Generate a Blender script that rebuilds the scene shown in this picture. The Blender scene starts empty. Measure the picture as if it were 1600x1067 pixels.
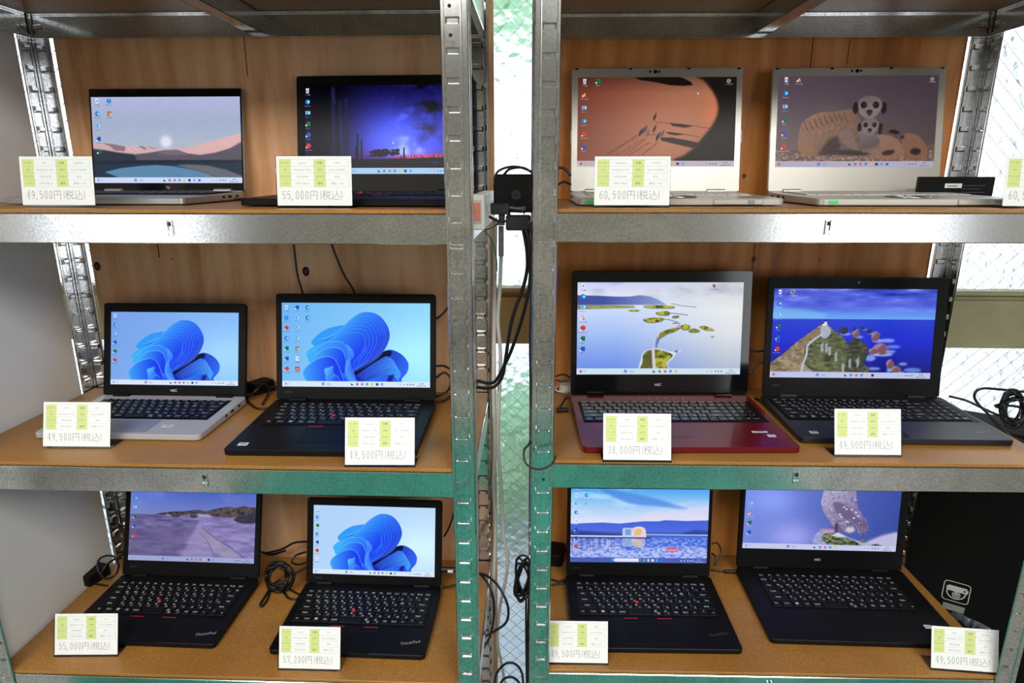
import bpy, bmesh, math, random
import numpy as np
from mathutils import Vector, Matrix
PI = math.pi; R = math.radians
random.seed(7)
S = bpy.context.scene; C = S.collection

# ---------------------------------------------------------------- camera
F, PITCH, YAW, DIST, CZ = 976.8, .2609, -.0374, .925, 1.55
FW = Vector((math.sin(YAW)*math.cos(PITCH), math.cos(YAW)*math.cos(PITCH), -math.sin(PITCH)))
RT = Vector((math.cos(YAW), -math.sin(YAW), 0)); UP = RT.cross(FW)
CAM = Vector((0, -DIST, CZ))
cd = bpy.data.cameras.new('camera'); cam = bpy.data.objects.new('camera', cd); C.objects.link(cam)
cd.sensor_width = 36; cd.lens = F*36/1600; cd.clip_start = .02
m4 = Matrix((RT, UP, -FW)).transposed().to_4x4(); m4.translation = CAM; cam.matrix_world = m4
S.camera = cam
def ray(u, v): return FW+RT*((u-800)/F)-UP*((v-533.5)/F)
def at(u, v, Y): d = ray(u, v); return CAM+d*((Y-CAM.y)/d.y)          # pixel to the point at depth Y
def onz(u, v, z): d = ray(u, v); return CAM+d*((z-CAM.z)/d.z)         # pixel to the point at height z

# ---------------------------------------------------------------- world, lights, exposure
W = bpy.data.worlds.new('sky'); S.world = W; W.use_nodes = True
wt = W.node_tree; bgn = wt.nodes['Background']
tc = wt.nodes.new('ShaderNodeTexCoord'); sx = wt.nodes.new('ShaderNodeSeparateXYZ'); cr = wt.nodes.new('ShaderNodeValToRGB')
wt.links.new(tc.outputs['Generated'], sx.inputs[0]); wt.links.new(sx.outputs['Z'], cr.inputs[0]); wt.links.new(cr.outputs[0], bgn.inputs[0])
cr.color_ramp.elements[0].position = 0; cr.color_ramp.elements[0].color = (.95, .97, 1, 1)
cr.color_ramp.elements[1].position = .6; cr.color_ramp.elements[1].color = (.62, .78, 1, 1)
bgn.inputs[1].default_value = 2.0
def area(name, loc, rot, sxx, syy, power, c=(1, 1, 1)):
    l = bpy.data.lights.new(name, 'AREA'); l.shape = 'RECTANGLE'; l.size = sxx; l.size_y = syy; l.energy = power; l.color = c
    o = bpy.data.objects.new(name, l); C.objects.link(o); o.location = loc; o.rotation_euler = rot; return o
# daylight through the two shop windows behind the camera, and two overhead fill lamps added to brighten the shelves
area('daylight', (2.9, -4.3, 1.45), (R(90), 0, 0), 1.3, 2.0, 15, (.93, .97, 1))
area('daylight', (-3.55, -4.3, 1.5), (R(90), 0, 0), 1.4, 1.7, 5, (.93, .97, 1))
area('overhead_fill', (-.9, -1.9, 2.55), (0, 0, 0), 1.2, 1.3, 64, (1, .96, .9))
area('overhead_fill', (.9, -1.9, 2.55), (0, 0, 0), 1.2, 1.3, 64, (1, .96, .9))
sun = bpy.data.lights.new('sun', 'SUN'); sun.energy = 5; sun.angle = .02; so = bpy.data.objects.new('sun', sun); C.objects.link(so); so.rotation_euler = (R(-38), R(28), 0)
S.view_settings.view_transform = 'Standard'; S.view_settings.look = 'None'; S.view_settings.gamma = 1; S.view_settings.exposure = 0; S.view_settings.use_curve_mapping = False
S.cycles.max_bounces = 8; S.cycles.caustics_reflective = False; S.cycles.caustics_refractive = True; S.cycles.sample_clamp_indirect = 6

# ---------------------------------------------------------------- object helpers
def tag(o, label=None, cat=None, group=None, kind=None):
    if label: o['label'] = label
    if cat: o['category'] = cat
    if group: o['group'] = group
    if kind: o['kind'] = kind
    return o
def empty(name, loc=(0, 0, 0), rz=0):
    o = bpy.data.objects.new(name, None); C.objects.link(o); o.location = loc; o.rotation_euler = (0, 0, rz); o.empty_display_size = .05; return o
class MB:
    def __init__(s): s.v, s.f, s.mi, s.sm = [], [], [], []
    def add(s, vs, fs, mi=0, smooth=False, M=None):
        n = len(s.v); s.v += [tuple(M@Vector(v)) if M else tuple(v) for v in vs]; s.f += [tuple(n+i for i in f) for f in fs]; s.mi += [mi]*len(fs); s.sm += [smooth]*len(fs)
    def box(s, a, b, mi=0, M=None):
        (x0, y0, z0), (x1, y1, z1) = a, b
        s.add([(x0, y0, z0), (x1, y0, z0), (x1, y1, z0), (x0, y1, z0), (x0, y0, z1), (x1, y0, z1), (x1, y1, z1), (x0, y1, z1)],
              [(0, 3, 2, 1), (4, 5, 6, 7), (0, 1, 5, 4), (1, 2, 6, 5), (2, 3, 7, 6), (3, 0, 4, 7)], mi, False, M)
    def loft(s, rings, cap=True, mi=0, smooth=False, M=None):          # rings of equal length, bottom to top, counter-clockwise
        n = len(rings[0]); vs = [p for r in rings for p in r]; fs = []
        for k in range(len(rings)-1):
            for i in range(n): j = (i+1) % n; fs.append((k*n+i, k*n+j, (k+1)*n+j, (k+1)*n+i))
        s.add(vs, fs, mi, smooth, M)
        if cap:
            m = len(s.v)-len(vs); s.f += [tuple(m+i for i in reversed(range(n))), tuple(m+(len(rings)-1)*n+i for i in range(n))]; s.mi += [mi]*2; s.sm += [False]*2
    def slab(s, x0, y0, x1, y1, z0, z1, r=.008, b=.001, mi=0, M=None, n=5, zf=None):
        def ring(z, inn):
            q = []; rr = max(r-inn, .0003)
            for cx, cy, a in ((x1-inn-rr, y1-inn-rr, 0), (x0+inn+rr, y1-inn-rr, 90), (x0+inn+rr, y0+inn+rr, 180), (x1-inn-rr, y0+inn+rr, 270)):
                for k in range(n): t = R(a+90*k/(n-1)); px, py = cx+rr*math.cos(t), cy+rr*math.sin(t); q.append((px, py, zf(px, py, z) if zf else z))
            return q
        s.loft([ring(z0, b), ring(z0+b, 0), ring(z1-b, 0), ring(z1, b)], True, mi, False, M)
    def tube(s, pts, r, n=8, mi=0, closed=False):
        P = [Vector(p) for p in pts]; rings = []; up = Vector((0, 0, 1)); L = len(P); prev = None
        for i, p in enumerate(P):
            d = (P[(i+1) % L] if (i < L-1 or closed) else p)-(P[i-1] if (i > 0 or closed) else p)
            if d.length < 1e-9: d = Vector((0, 0, 1))
            d.normalize(); a = prev-d*prev.dot(d) if prev else d.cross(up if abs(d.z) < .9 else Vector((1, 0, 0)))
            if a.length < 1e-6: a = d.orthogonal()
            a.normalize(); prev = a; b = d.cross(a); rings.append([tuple(p+(a*math.cos(2*PI*k/n)+b*math.sin(2*PI*k/n))*r) for k in range(n)])
        s.loft(rings, not closed, mi, True)
    def cyl(s, c, r, h, n=16, axis='z', mi=0, r2=None):
        r2 = r if r2 is None else r2; q = []
        for rr, t in ((r, 0), (r2, h)):
            ring = []
            for k in range(n):
                a = 2*PI*k/n; x, y = rr*math.cos(a), rr*math.sin(a)
                ring.append({'z': (c[0]+x, c[1]+y, c[2]+t), 'y': (c[0]+x, c[1]-t, c[2]+y), 'x': (c[0]+t, c[1]+x, c[2]+y)}[axis])
            q.append(ring)
        s.loft(q, True, mi, False)
    def mesh(s, name, mats):
        me = bpy.data.meshes.new(name); me.from_pydata(s.v, [], s.f); me.update()
        for m in (mats if isinstance(mats, (list, tuple)) else [mats]): me.materials.append(m)
        me.polygons.foreach_set('material_index', s.mi); me.polygons.foreach_set('use_smooth', s.sm)
        return me
    def build(s, name, mats, parent=None, loc=(0, 0, 0)):
        return link(name, s.mesh(name, mats), parent, loc)
def link(name, me, parent=None, loc=(0, 0, 0)):
    o = bpy.data.objects.new(name, me); C.objects.link(o); o.location = loc
    if parent: o.parent = parent
    return o
def catmull(pts, n=8):
    P = [Vector(p) for p in pts]; q = [2*P[0]-P[1]]+P+[2*P[-1]-P[-2]]; out = []
    for i in range(1, len(q)-2):
        for k in range(n):
            t = k/n; a, b, c, d = q[i-1], q[i], q[i+1], q[i+2]
            out.append(.5*((2*b)+(-a+c)*t+(2*a-5*b+4*c-d)*t*t+(-a+3*b-3*c+d)*t**3))
    return out+[P[-1]]

# ---------------------------------------------------------------- materials
def srgb(r, g, b): return tuple(((c/255)/12.92 if c/255 <= .04045 else ((c/255+.055)/1.055)**2.4) for c in (r, g, b))+(1,)
def mat(name, c, rough=.5, metal=0., spec=.5, **k):
    m = bpy.data.materials.new(name); m.use_nodes = True; b = m.node_tree.nodes['Principled BSDF']
    b.inputs['Base Color'].default_value = c if len(c) == 4 else tuple(c)+(1,); b.inputs['Roughness'].default_value = rough; b.inputs['Metallic'].default_value = metal
    b.inputs['Specular IOR Level'].default_value = spec
    for kk, v in k.items(): b.inputs[kk.replace('_', ' ')].default_value = v
    return m
def nd(m, t, **k):
    n = m.node_tree.nodes.new(t)
    for a, v in k.items(): setattr(n, a, v)
    return n
def lk(m, a, b): m.node_tree.links.new(a, b)
def coords(m, scale=(1, 1, 1), kind='Object', loc=(0, 0, 0)):
    t = nd(m, 'ShaderNodeTexCoord'); mp = nd(m, 'ShaderNodeMapping'); mp.inputs['Scale'].default_value = scale; mp.inputs['Location'].default_value = loc
    lk(m, t.outputs[kind], mp.inputs[0]); return mp.outputs[0]
def noise(m, vec, scale, detail=4, rough=.5, dist=0):
    n = nd(m, 'ShaderNodeTexNoise'); n.inputs['Scale'].default_value = scale; n.inputs['Detail'].default_value = detail; n.inputs['Roughness'].default_value = rough; n.inputs['Distortion'].default_value = dist
    lk(m, vec, n.inputs['Vector']); return n.outputs['Fac']
def cramp(m, fac, stops):
    r = nd(m, 'ShaderNodeValToRGB'); e = r.color_ramp.elements
    while len(e) < len(stops): e.new(.5)
    for i, (p, c) in enumerate(stops): e[i].position = p; e[i].color = c if len(c) == 4 else tuple(c)+(1,)
    lk(m, fac, r.inputs[0]); return r.outputs[0]
def bump(m, h, strength, dist=.001):
    b = nd(m, 'ShaderNodeBump'); b.inputs['Strength'].default_value = strength; b.inputs['Distance'].default_value = dist; lk(m, h, b.inputs['Height'])
    lk(m, b.outputs[0], m.node_tree.nodes['Principled BSDF'].inputs['Normal']); return b
def P_(m): return m.node_tree.nodes['Principled BSDF'].inputs

def galvanised():
    m = mat('galvanised_steel', (.6, .6, .6), .3, 1.)
    v = coords(m); n1 = noise(m, v, 260, 5, .65); n2 = noise(m, v, 9, 4, .6, .6)
    mx = nd(m, 'ShaderNodeMath', operation='MULTIPLY_ADD'); lk(m, n2, mx.inputs[0]); mx.inputs[1].default_value = .75; lk(m, n1, mx.inputs[2])
    lk(m, cramp(m, mx.outputs[0], [(.62, (.42, .43, .45)), (.86, (.66, .67, .68)), (1.1, (.82, .83, .84))]), P_(m)['Base Color'])
    r = nd(m, 'ShaderNodeMapRange'); lk(m, mx.outputs[0], r.inputs[0]); r.inputs[1].default_value = .6; r.inputs[2].default_value = 1.1; r.inputs[3].default_value = .22; r.inputs[4].default_value = .13; lk(m, r.outputs[0], P_(m)['Roughness'])
    bump(m, n1, .05, .0005); return m
def plywood(name, a, b, c, seed):
    m = mat(name, (.4, .2, .1), .5); v = coords(m, (1, 1, .12), loc=(seed, 0, seed*.37)); vv = coords(m, (1, 1, .35), loc=(seed, 0, 0))
    n = noise(m, v, 9, 6, .55, 1.2); n2 = noise(m, v, 120, 3, .6); big = noise(m, vv, 2.2, 2, .5, .4)
    w = nd(m, 'ShaderNodeTexWave', wave_type='BANDS', bands_direction='X'); lk(m, vv, w.inputs['Vector']); w.inputs['Scale'].default_value = 7; w.inputs['Distortion'].default_value = 7; w.inputs['Detail'].default_value = 3; w.inputs['Detail Scale'].default_value = .8
    s1 = nd(m, 'ShaderNodeMath', operation='MULTIPLY_ADD'); lk(m, w.outputs['Fac'], s1.inputs[0]); s1.inputs[1].default_value = .12; lk(m, n, s1.inputs[2])
    s2 = nd(m, 'ShaderNodeMath', operation='MULTIPLY_ADD'); lk(m, n2, s2.inputs[0]); s2.inputs[1].default_value = .28; lk(m, s1.outputs[0], s2.inputs[2])
    s3 = nd(m, 'ShaderNodeMath', operation='MULTIPLY_ADD'); lk(m, big, s3.inputs[0]); s3.inputs[1].default_value = .35; lk(m, s2.outputs[0], s3.inputs[2])
    lk(m, cramp(m, s3.outputs[0], [(.58, a), (.80, b), (1.02, c)]), P_(m)['Base Color']); bump(m, s2.outputs[0], .15, .0006); return m
def board_mat():
    m = mat('hardboard', (.4, .23, .1), .42); v = coords(m); n = noise(m, v, 300, 4, .7); n2 = noise(m, v, 5, 3)
    s = nd(m, 'ShaderNodeMath', operation='MULTIPLY_ADD'); lk(m, n2, s.inputs[0]); s.inputs[1].default_value = .6; lk(m, n, s.inputs[2])
    lk(m, cramp(m, s.outputs[0], [(.6, srgb(138, 93, 38)), (.85, srgb(160, 113, 52)), (1.1, srgb(178, 131, 68))]), P_(m)['Base Color']); return m
def plastic(name, c, rough=.45, sc=900, st=.06):
    m = mat(name, c, rough); v = coords(m); n = noise(m, v, sc, 2); bump(m, n, st, .0004)
    r = nd(m, 'ShaderNodeMapRange'); lk(m, noise(m, v, 14, 3), r.inputs[0]); r.inputs[3].default_value = rough-.06; r.inputs[4].default_value = rough+.06; lk(m, r.outputs[0], P_(m)['Roughness']); return m
def screen_mat(name, img, strength=1.):
    m = mat(name, (0, 0, 0), .3, spec=.12); t = nd(m, 'ShaderNodeTexImage'); t.image = img; t.extension = 'EXTEND'
    lk(m, t.outputs[0], P_(m)['Emission Color']); P_(m)['Emission Strength'].default_value = strength; return m
def print_mat(name, img):
    m = mat(name, (1, 1, 1), .55, spec=.25); t = nd(m, 'ShaderNodeTexImage'); t.image = img; t.extension = 'EXTEND'
    lk(m, t.outputs[0], P_(m)['Base Color']); return m
def clear_mat(name, tint=(1, 1, 1, 1), gl=.06):
    m = bpy.data.materials.new(name); m.use_nodes = True; t = m.node_tree; t.nodes.clear(); o = t.nodes.new('ShaderNodeOutputMaterial'); mx = t.nodes.new('ShaderNodeMixShader'); a = t.nodes.new('ShaderNodeBsdfTransparent'); g = t.nodes.new('ShaderNodeBsdfGlossy')
    fr = t.nodes.new('ShaderNodeFresnel'); fr.inputs[0].default_value = 1.22; g.inputs['Roughness'].default_value = gl; a.inputs[0].default_value = tint
    t.links.new(fr.outputs[0], mx.inputs[0]); t.links.new(a.outputs[0], mx.inputs[1]); t.links.new(g.outputs[0], mx.inputs[2]); t.links.new(mx.outputs[0], o.inputs[0]); return m
STEEL = galvanised(); BOARD = board_mat(); BLACK = plastic('black_plastic', srgb(15, 15, 17), .45); MATTE = plastic('black_matte', srgb(13, 13, 15), .5)
for _m0 in (BLACK, MATTE): P_(_m0)['Specular IOR Level'].default_value = .16
RUBBER = plastic('black_rubber', srgb(14, 14, 15), .4); WHITEP = plastic('white_plastic', srgb(226, 226, 222), .35); PAINT = plastic('white_board', srgb(236, 235, 232), .6, 200)
DARK = mat('dark_opening_fill', srgb(8, 8, 9), .7)  # near-black faces painted as the shade inside openings that are not cut
# ---------------------------------------------------------------- flat pictures for screens and printed cards (painted in numpy, nothing is loaded)
SW, SH = 640, 360
def spl(pts, closed=False, n=8):
    p = np.array(pts, float)
    if closed: q = np.vstack([p[-1:], p, p[:2]])
    else: q = np.vstack([2*p[:1]-p[1:2], p, 2*p[-1:]-p[-2:-1]])
    out = []
    for i in range(1, len(q)-2):
        for t in np.linspace(0, 1, n, endpoint=False):
            a, b, c, d = q[i-1], q[i], q[i+1], q[i+2]
            out.append(.5*((2*b)+(-a+c)*t+(2*a-5*b+4*c-d)*t*t+(-a+3*b-3*c+d)*t**3))
    if not closed: out.append(q[-2])
    return np.array(out)
def col(c): return np.array(c, float)/255.
class Paint:
    def __init__(s, w=SW, h=SH, box=None, bg=(0, 0, 0), seed=1):
        s.w, s.h = w, h
        s.box = box or (0, 0, w, h)
        s.a = np.empty((h, w, 3)); s.a[:] = col(bg)
        s.Y, s.X = np.mgrid[0:h, 0:w]+.5
        s.rs = np.random.RandomState(seed)
    def m(s, pts):
        p = np.array(pts, float).reshape(-1, 2); x0, y0, x1, y1 = s.box
        return np.stack([(p[:, 0]-x0)/(x1-x0)*s.w, (p[:, 1]-y0)/(y1-y0)*s.h], 1)
    def noise(s, cx, cy, seed=0, oct=4):
        r = np.random.RandomState(seed); out = np.zeros((s.h, s.w)); amp = 1.; tot = 0
        for o in range(oct):
            gx, gy = int(cx*2**o)+2, int(cy*2**o)+2
            g = r.rand(gy+1, gx+1)
            u = s.X/s.w*(gx-1); v = s.Y/s.h*(gy-1); i = u.astype(int); j = v.astype(int); fu = u-i; fv = v-j
            fu = fu*fu*(3-2*fu); fv = fv*fv*(3-2*fv)
            out += amp*((g[j, i]*(1-fu)+g[j, i+1]*fu)*(1-fv)+(g[j+1, i]*(1-fu)+g[j+1, i+1]*fu)*fv); tot += amp; amp *= .5
        return out/tot
    def lin(s, p0, c0, p1, c1, *more):
        stops = [(0, c0), (1, c1)]
        (ax, ay), (bx, by) = s.m([p0])[0], s.m([p1])[0]
        t = ((s.X-ax)*(bx-ax)+(s.Y-ay)*(by-ay))/((bx-ax)**2+(by-ay)**2)
        t = np.clip(t, 0, 1)[..., None]
        return col(c0)*(1-t)+col(c1)*t
    def ramp(s, ys, cs):
        yy = s.m([(0, y) for y in ys])[:, 1]
        return np.stack([np.interp(s.Y, yy, [c[k]/255. for c in cs]) for k in range(3)], -1)
    def mask(s, poly):
        p = s.m(poly); M = np.zeros((s.h, s.w))
        x0, y0 = np.maximum(np.floor(p.min(0)).astype(int), 0); x1 = min(s.w, int(np.ceil(p[:, 0].max()))+1); y1 = min(s.h, int(np.ceil(p[:, 1].max()))+1)
        if x1 <= x0 or y1 <= y0: return M
        q = np.roll(p, -1, 0); sub = M[y0:y1, x0:x1]
        for oy in (.125, .375, .625, .875):
            for r in range(y0, y1):
                yy = r+oy; c = (p[:, 1] > yy) != (q[:, 1] > yy)
                if not c.any(): continue
                xs = np.sort(p[c, 0]+(yy-p[c, 1])*(q[c, 0]-p[c, 0])/(q[c, 1]-p[c, 1]))
                xe = np.arange(x0, x1)
                for k in range(0, len(xs)-1, 2):
                    sub[r-y0] += .25*np.clip(np.minimum(xe+1, xs[k+1])-np.maximum(xe, xs[k]), 0, 1)
        return np.clip(M, 0, 1)
    def blur(s, M, n):
        for _ in range(2):
            for ax in (0, 1):
                k = 2*n+1; P = np.concatenate([np.repeat(M.take([0], ax), n, ax), M, np.repeat(M.take([-1], ax), n, ax)], ax)
                C = np.cumsum(np.concatenate([np.zeros_like(P.take([0], ax)), P], ax), ax)
                M = (C.take(range(k, C.shape[ax]), ax)-C.take(range(0, C.shape[ax]-k), ax))/k
        return M
    def put(s, M, c, al=1.):
        c = c if isinstance(c, np.ndarray) and c.ndim == 3 else col(c); M = (M*al)[..., None]
        s.a = s.a*(1-M)+c*M
    def fill(s, poly, c, al=1., blur=0, smooth=False):
        q = spl(poly, True) if smooth else poly
        if not blur and not isinstance(c, np.ndarray) and len(q) == 28:        # small dots: blend only their own window
            p = s.m(q); lo = np.clip(np.floor(p.min(0)).astype(int)-1, 0, (s.w, s.h)); hi = np.clip(np.ceil(p.max(0)).astype(int)+1, 0, (s.w, s.h))
            if hi[0] <= lo[0] or hi[1] <= lo[1]: return None
            sl = (slice(lo[1], hi[1]), slice(lo[0], hi[0])); cx, cy = (p.min(0)+p.max(0))/2; rx, ry = np.maximum((p.max(0)-p.min(0))/2, .3)
            d = (1-np.hypot((s.X[sl]-cx)/rx, (s.Y[sl]-cy)/ry))*min(rx, ry)+.5; M = (np.clip(d, 0, 1)*al)[..., None]; s.a[sl] = s.a[sl]*(1-M)+col(c)*M; return None
        M = s.mask(q)
        if blur: M = s.blur(M, blur)
        s.put(M, c, al); return M
    def rect(s, x0, y0, x1, y1, c, al=1.): s.fill([(x0, y0), (x1, y0), (x1, y1), (x0, y1)], c, al)
    def ell(s, cx, cy, rx, ry, c, al=1., blur=0):
        t = np.linspace(0, 2*PI, 28, endpoint=False)
        return s.fill(np.stack([cx+rx*np.cos(t), cy+ry*np.sin(t)], 1), c, al, blur)
    def line(s, pts, w, c, al=1., smooth=False):
        p = s.m(spl(pts) if smooth else pts)
        lo = np.maximum((p.min(0)-w-1).astype(int), 0); hi = np.minimum((p.max(0)+w+2).astype(int), (s.w, s.h))
        if hi[0] <= lo[0] or hi[1] <= lo[1]: return
        sl = (slice(lo[1], hi[1]), slice(lo[0], hi[0])); X, Y = s.X[sl], s.Y[sl]; M = np.zeros(X.shape)
        for a, b in zip(p[:-1], p[1:]):
            d = b-a; L = max(d@d, 1e-9)
            t = np.clip(((X-a[0])*d[0]+(Y-a[1])*d[1])/L, 0, 1)
            M = np.maximum(M, np.clip(w/2+.5-np.hypot(X-a[0]-t*d[0], Y-a[1]-t*d[1]), 0, 1))
        M = (M*al)[..., None]; s.a[sl] = s.a[sl]*(1-M)+col(c)*M
    def text(s, x, y, size, body, c, al=1., center=False):      # size and position in canvas pixels, y = baseline
        tris, wid = glyphs(body); ox = x-(wid*size/2 if center else 0)
        M = np.zeros((s.h, s.w))
        if len(tris) == 0: return
        T = tris*size; T = np.stack([ox+T[..., 0], y-T[..., 1]], -1)
        for t in T:
            lo = np.floor(t.min(0)).astype(int); hi = np.ceil(t.max(0)).astype(int)+1
            x0, y0, x1, y1 = max(lo[0], 0), max(lo[1], 0), min(hi[0], s.w), min(hi[1], s.h)
            if x1 <= x0 or y1 <= y0: continue
            (ax, ay), (bx, by), (cx, cy) = t; den = (bx-ax)*(cy-ay)-(cx-ax)*(by-ay)
            if abs(den) < 1e-12: continue
            for oy in (.17, .5, .83):
                for oxx in (.17, .5, .83):
                    X = np.arange(x0, x1)[None, :]+oxx; Y = np.arange(y0, y1)[:, None]+oy
                    u = ((X-ax)*(cy-ay)-(cx-ax)*(Y-ay))/den; v = ((bx-ax)*(Y-ay)-(X-ax)*(by-ay))/den
                    M[y0:y1, x0:x1] += ((u >= 0) & (v >= 0) & (u+v <= 1))/9.
        s.put(np.clip(M, 0, 1), c, al)
    def image(s, name):
        im = bpy.data.images.new(name, s.w, s.h)
        px = np.ones((s.h, s.w, 4), np.float32); px[..., :3] = np.clip(s.a, 0, 1)[::-1]
        im.pixels.foreach_set(px.ravel()); im.pack(); return im
_gl = {}
def glyph_mesh(body):
    c = bpy.data.curves.new('t', 'FONT'); c.body = body; c.resolution_u = 3; c.fill_mode = 'FRONT' if hasattr(c, 'fill_mode') else c.fill_mode
    o = bpy.data.objects.new('t', c); C.objects.link(o)
    dg = bpy.context.evaluated_depsgraph_get(); dg.update(); me = bpy.data.meshes.new_from_object(o.evaluated_get(dg))
    bpy.data.objects.remove(o); bpy.data.curves.remove(c)
    return me
def glyphs(body):
    if body not in _gl:
        me = glyph_mesh(body); me.calc_loop_triangles()
        co = np.array([v.co[:2] for v in me.vertices]).reshape(-1, 2); ix = np.array([t.vertices[:] for t in me.loop_triangles]).reshape(-1, 3)
        _gl[body] = (co[ix] if len(ix) else np.zeros((0, 3, 2)), float(co[:, 0].max()) if len(co) else 0.)
        bpy.data.meshes.remove(me)
    return _gl[body]

# desktop furniture: icons down the left, task bar along the bottom; x, y in canvas pixels
def icon(p, k, x, y, r=9, dark=False):
    lab = (240, 240, 245) if dark else (70, 75, 90); b = p.box; p.box = (0, 0, p.w, p.h)
    if k == 'bin': p.fill([(x-r*.7, y-r), (x+r*.7, y-r), (x+r*.5, y+r), (x-r*.5, y+r)], (225, 232, 240)); p.ell(x, y, r*.35, r*.4, (90, 140, 220))
    elif k == 'wave': p.ell(x, y, r, r, (35, 120, 215)); p.ell(x+r*.3, y-r*.2, r*.55, r*.5, (70, 200, 190)); p.ell(x+r*.35, y+r*.15, r*.4, r*.3, (220, 240, 250))
    elif k == 'pc': p.rect(x-r, y-r*.8, x+r, y+r*.6, (120, 190, 240)); p.rect(x-r*.4, y-r*.4, x+r*.1, y+r*.2, (35, 110, 200)); p.rect(x+r*.2, y-r*.4, x+r*.8, y+r*.2, (225, 240, 255))
    elif k in ('green', 'blue'):
        c = (20, 120, 65) if k == 'green' else (35, 90, 200); p.rect(x-r*.5, y-r, x+r, y+r*.8, c); p.rect(x-r, y-r*.3, x+r*.1, y+r*.6, tuple(int(v*.7) for v in c)); p.rect(x-r, y+r*.2, x-r*.4, y+r*.9, (235, 240, 250))
    elif k == 'red': p.ell(x+r*.1, y-r*.1, r, r, (215, 65, 45)); p.rect(x-r, y-r*.2, x, y+r*.6, (180, 40, 30)); p.rect(x-r, y+r*.3, x-r*.4, y+r*.9, (240, 240, 245))
    elif k == 'cone': p.fill([(x, y-r), (x+r*.8, y+r*.8), (x-r*.8, y+r*.8)], (235, 120, 40)); p.rect(x-r*.35, y-r*.2, x+r*.35, y+r*.15, (250, 235, 225)); p.rect(x-r, y+r*.2, x-r*.4, y+r*.9, (240, 240, 245))
    elif k == 'ring': p.ell(x, y, r, r, (60, 150, 80)); p.ell(x, y-r*.4, r*.9, r*.6, (220, 60, 50)); p.ell(x+r*.5, y+r*.3, r*.5, r*.6, (245, 190, 50)); p.ell(x, y, r*.45, r*.45, (245, 245, 250)); p.ell(x, y, r*.33, r*.33, (50, 120, 230))
    elif k == 'ask': p.ell(x, y, r, r, (30, 130, 220)); p.box = b; p.text(x, y+r*.55, r*1.7, '?', (255, 255, 255), 1, True); p.box = (0, 0, p.w, p.h)
    elif k == 'disc': p.ell(x, y, r, r, (235, 235, 235)); p.ell(x, y, r*.8, r*.8, (40, 40, 45)); p.line([(x-r*.5, y+r*.4), (x+r*.5, y-r*.4)], 2, (235, 235, 235))
    elif k == 'pdf': p.rect(x-r, y-r, x+r, y+r, (175, 20, 30)); p.line([(x-r*.6, y+r*.6), (x, y-r*.6), (x+r*.6, y+r*.4), (x-r*.5, y+r*.2)], 2, (255, 240, 240))
    elif k == 'page': p.rect(x-r*.7, y-r, x+r*.7, y+r, (240, 240, 250)); p.rect(x-r*.2, y-r*.4, x+r*.3, y+r*.3, (200, 80, 90))
    p.box = b; p.text(x, y+r*1.9, r*.72, {'bin': 'ごみ箱', 'wave': 'Browser', 'pc': 'リモート', 'green': 'Excel', 'blue': 'Word', 'red': 'PowerPoint', 'cone': 'VLC media', 'ring': 'Chrome', 'ask': 'Support', 'disc': 'この背景画像', 'pdf': 'Acrobat', 'page': '説明書'}[k], lab, .85, True)
def bar(p, c=(215, 226, 245), y=336, n=7, left=True, red=False):
    b = p.box; p.box = (0, 0, p.w, p.h); p.rect(0, y, p.w, p.h, c); m = (y+p.h)/2
    if left: p.rect(12, m-5, 20, m+5, (220, 70, 60) if red else (120, 170, 230)); p.rect(24, m-4, 38, m-3, (120, 125, 140)); p.rect(24, m+2, 34, m+3, (150, 155, 170))
    x = 172 if n > 6 else 186
    for dx in (0, 6):
        for dy in (0, 6): p.rect(x+dx, m-6+dy, x+5+dx, m-1+dy, (40, 120, 220))
    p.box = b; p.text(x+22, m+4, 9, '検索', (140, 148, 165)); p.box = (0, 0, p.w, p.h)
    cs = [(30, 30, 40), (130, 130, 150), (210, 110, 110), (30, 130, 210), (235, 190, 80), (30, 50, 90), (70, 150, 230), (70, 90, 240)]
    for i in range(n):
        xx = 304+i*21.5
        if i == 0: p.fill([(xx-5, m-5), (xx-5, m+5), (xx+5, m+5)], cs[0])
        elif i in (3, 6): p.ell(xx, m, 5.5, 5.5, cs[i]); p.ell(xx+2, m+1, 2.5, 2, c)
        else: p.rect(xx-5, m-5, xx+5, m+5, cs[i % 8])
    for i, xx in enumerate((512, 528, 543, 555, 567)): p.rect(xx-3, m-2.5, xx+3, m+2.5, (90, 95, 115) if i > 1 else (165, 170, 185), .8)
    p.box = b; p.text(603, m-1, 8, '10:24', (70, 75, 95), 1, True); p.text(603, m+9, 8, '2024/11/20', (90, 95, 115), 1, True)
def desk(p, icons, dark=False, x0=20, dx=46, y0=20, dy=44, r=9):
    for cidx, colm in enumerate(icons):
        for ridx, k in enumerate(colm):
            if k: icon(p, k, x0+cidx*dx, y0+ridx*dy, r, dark)

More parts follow.
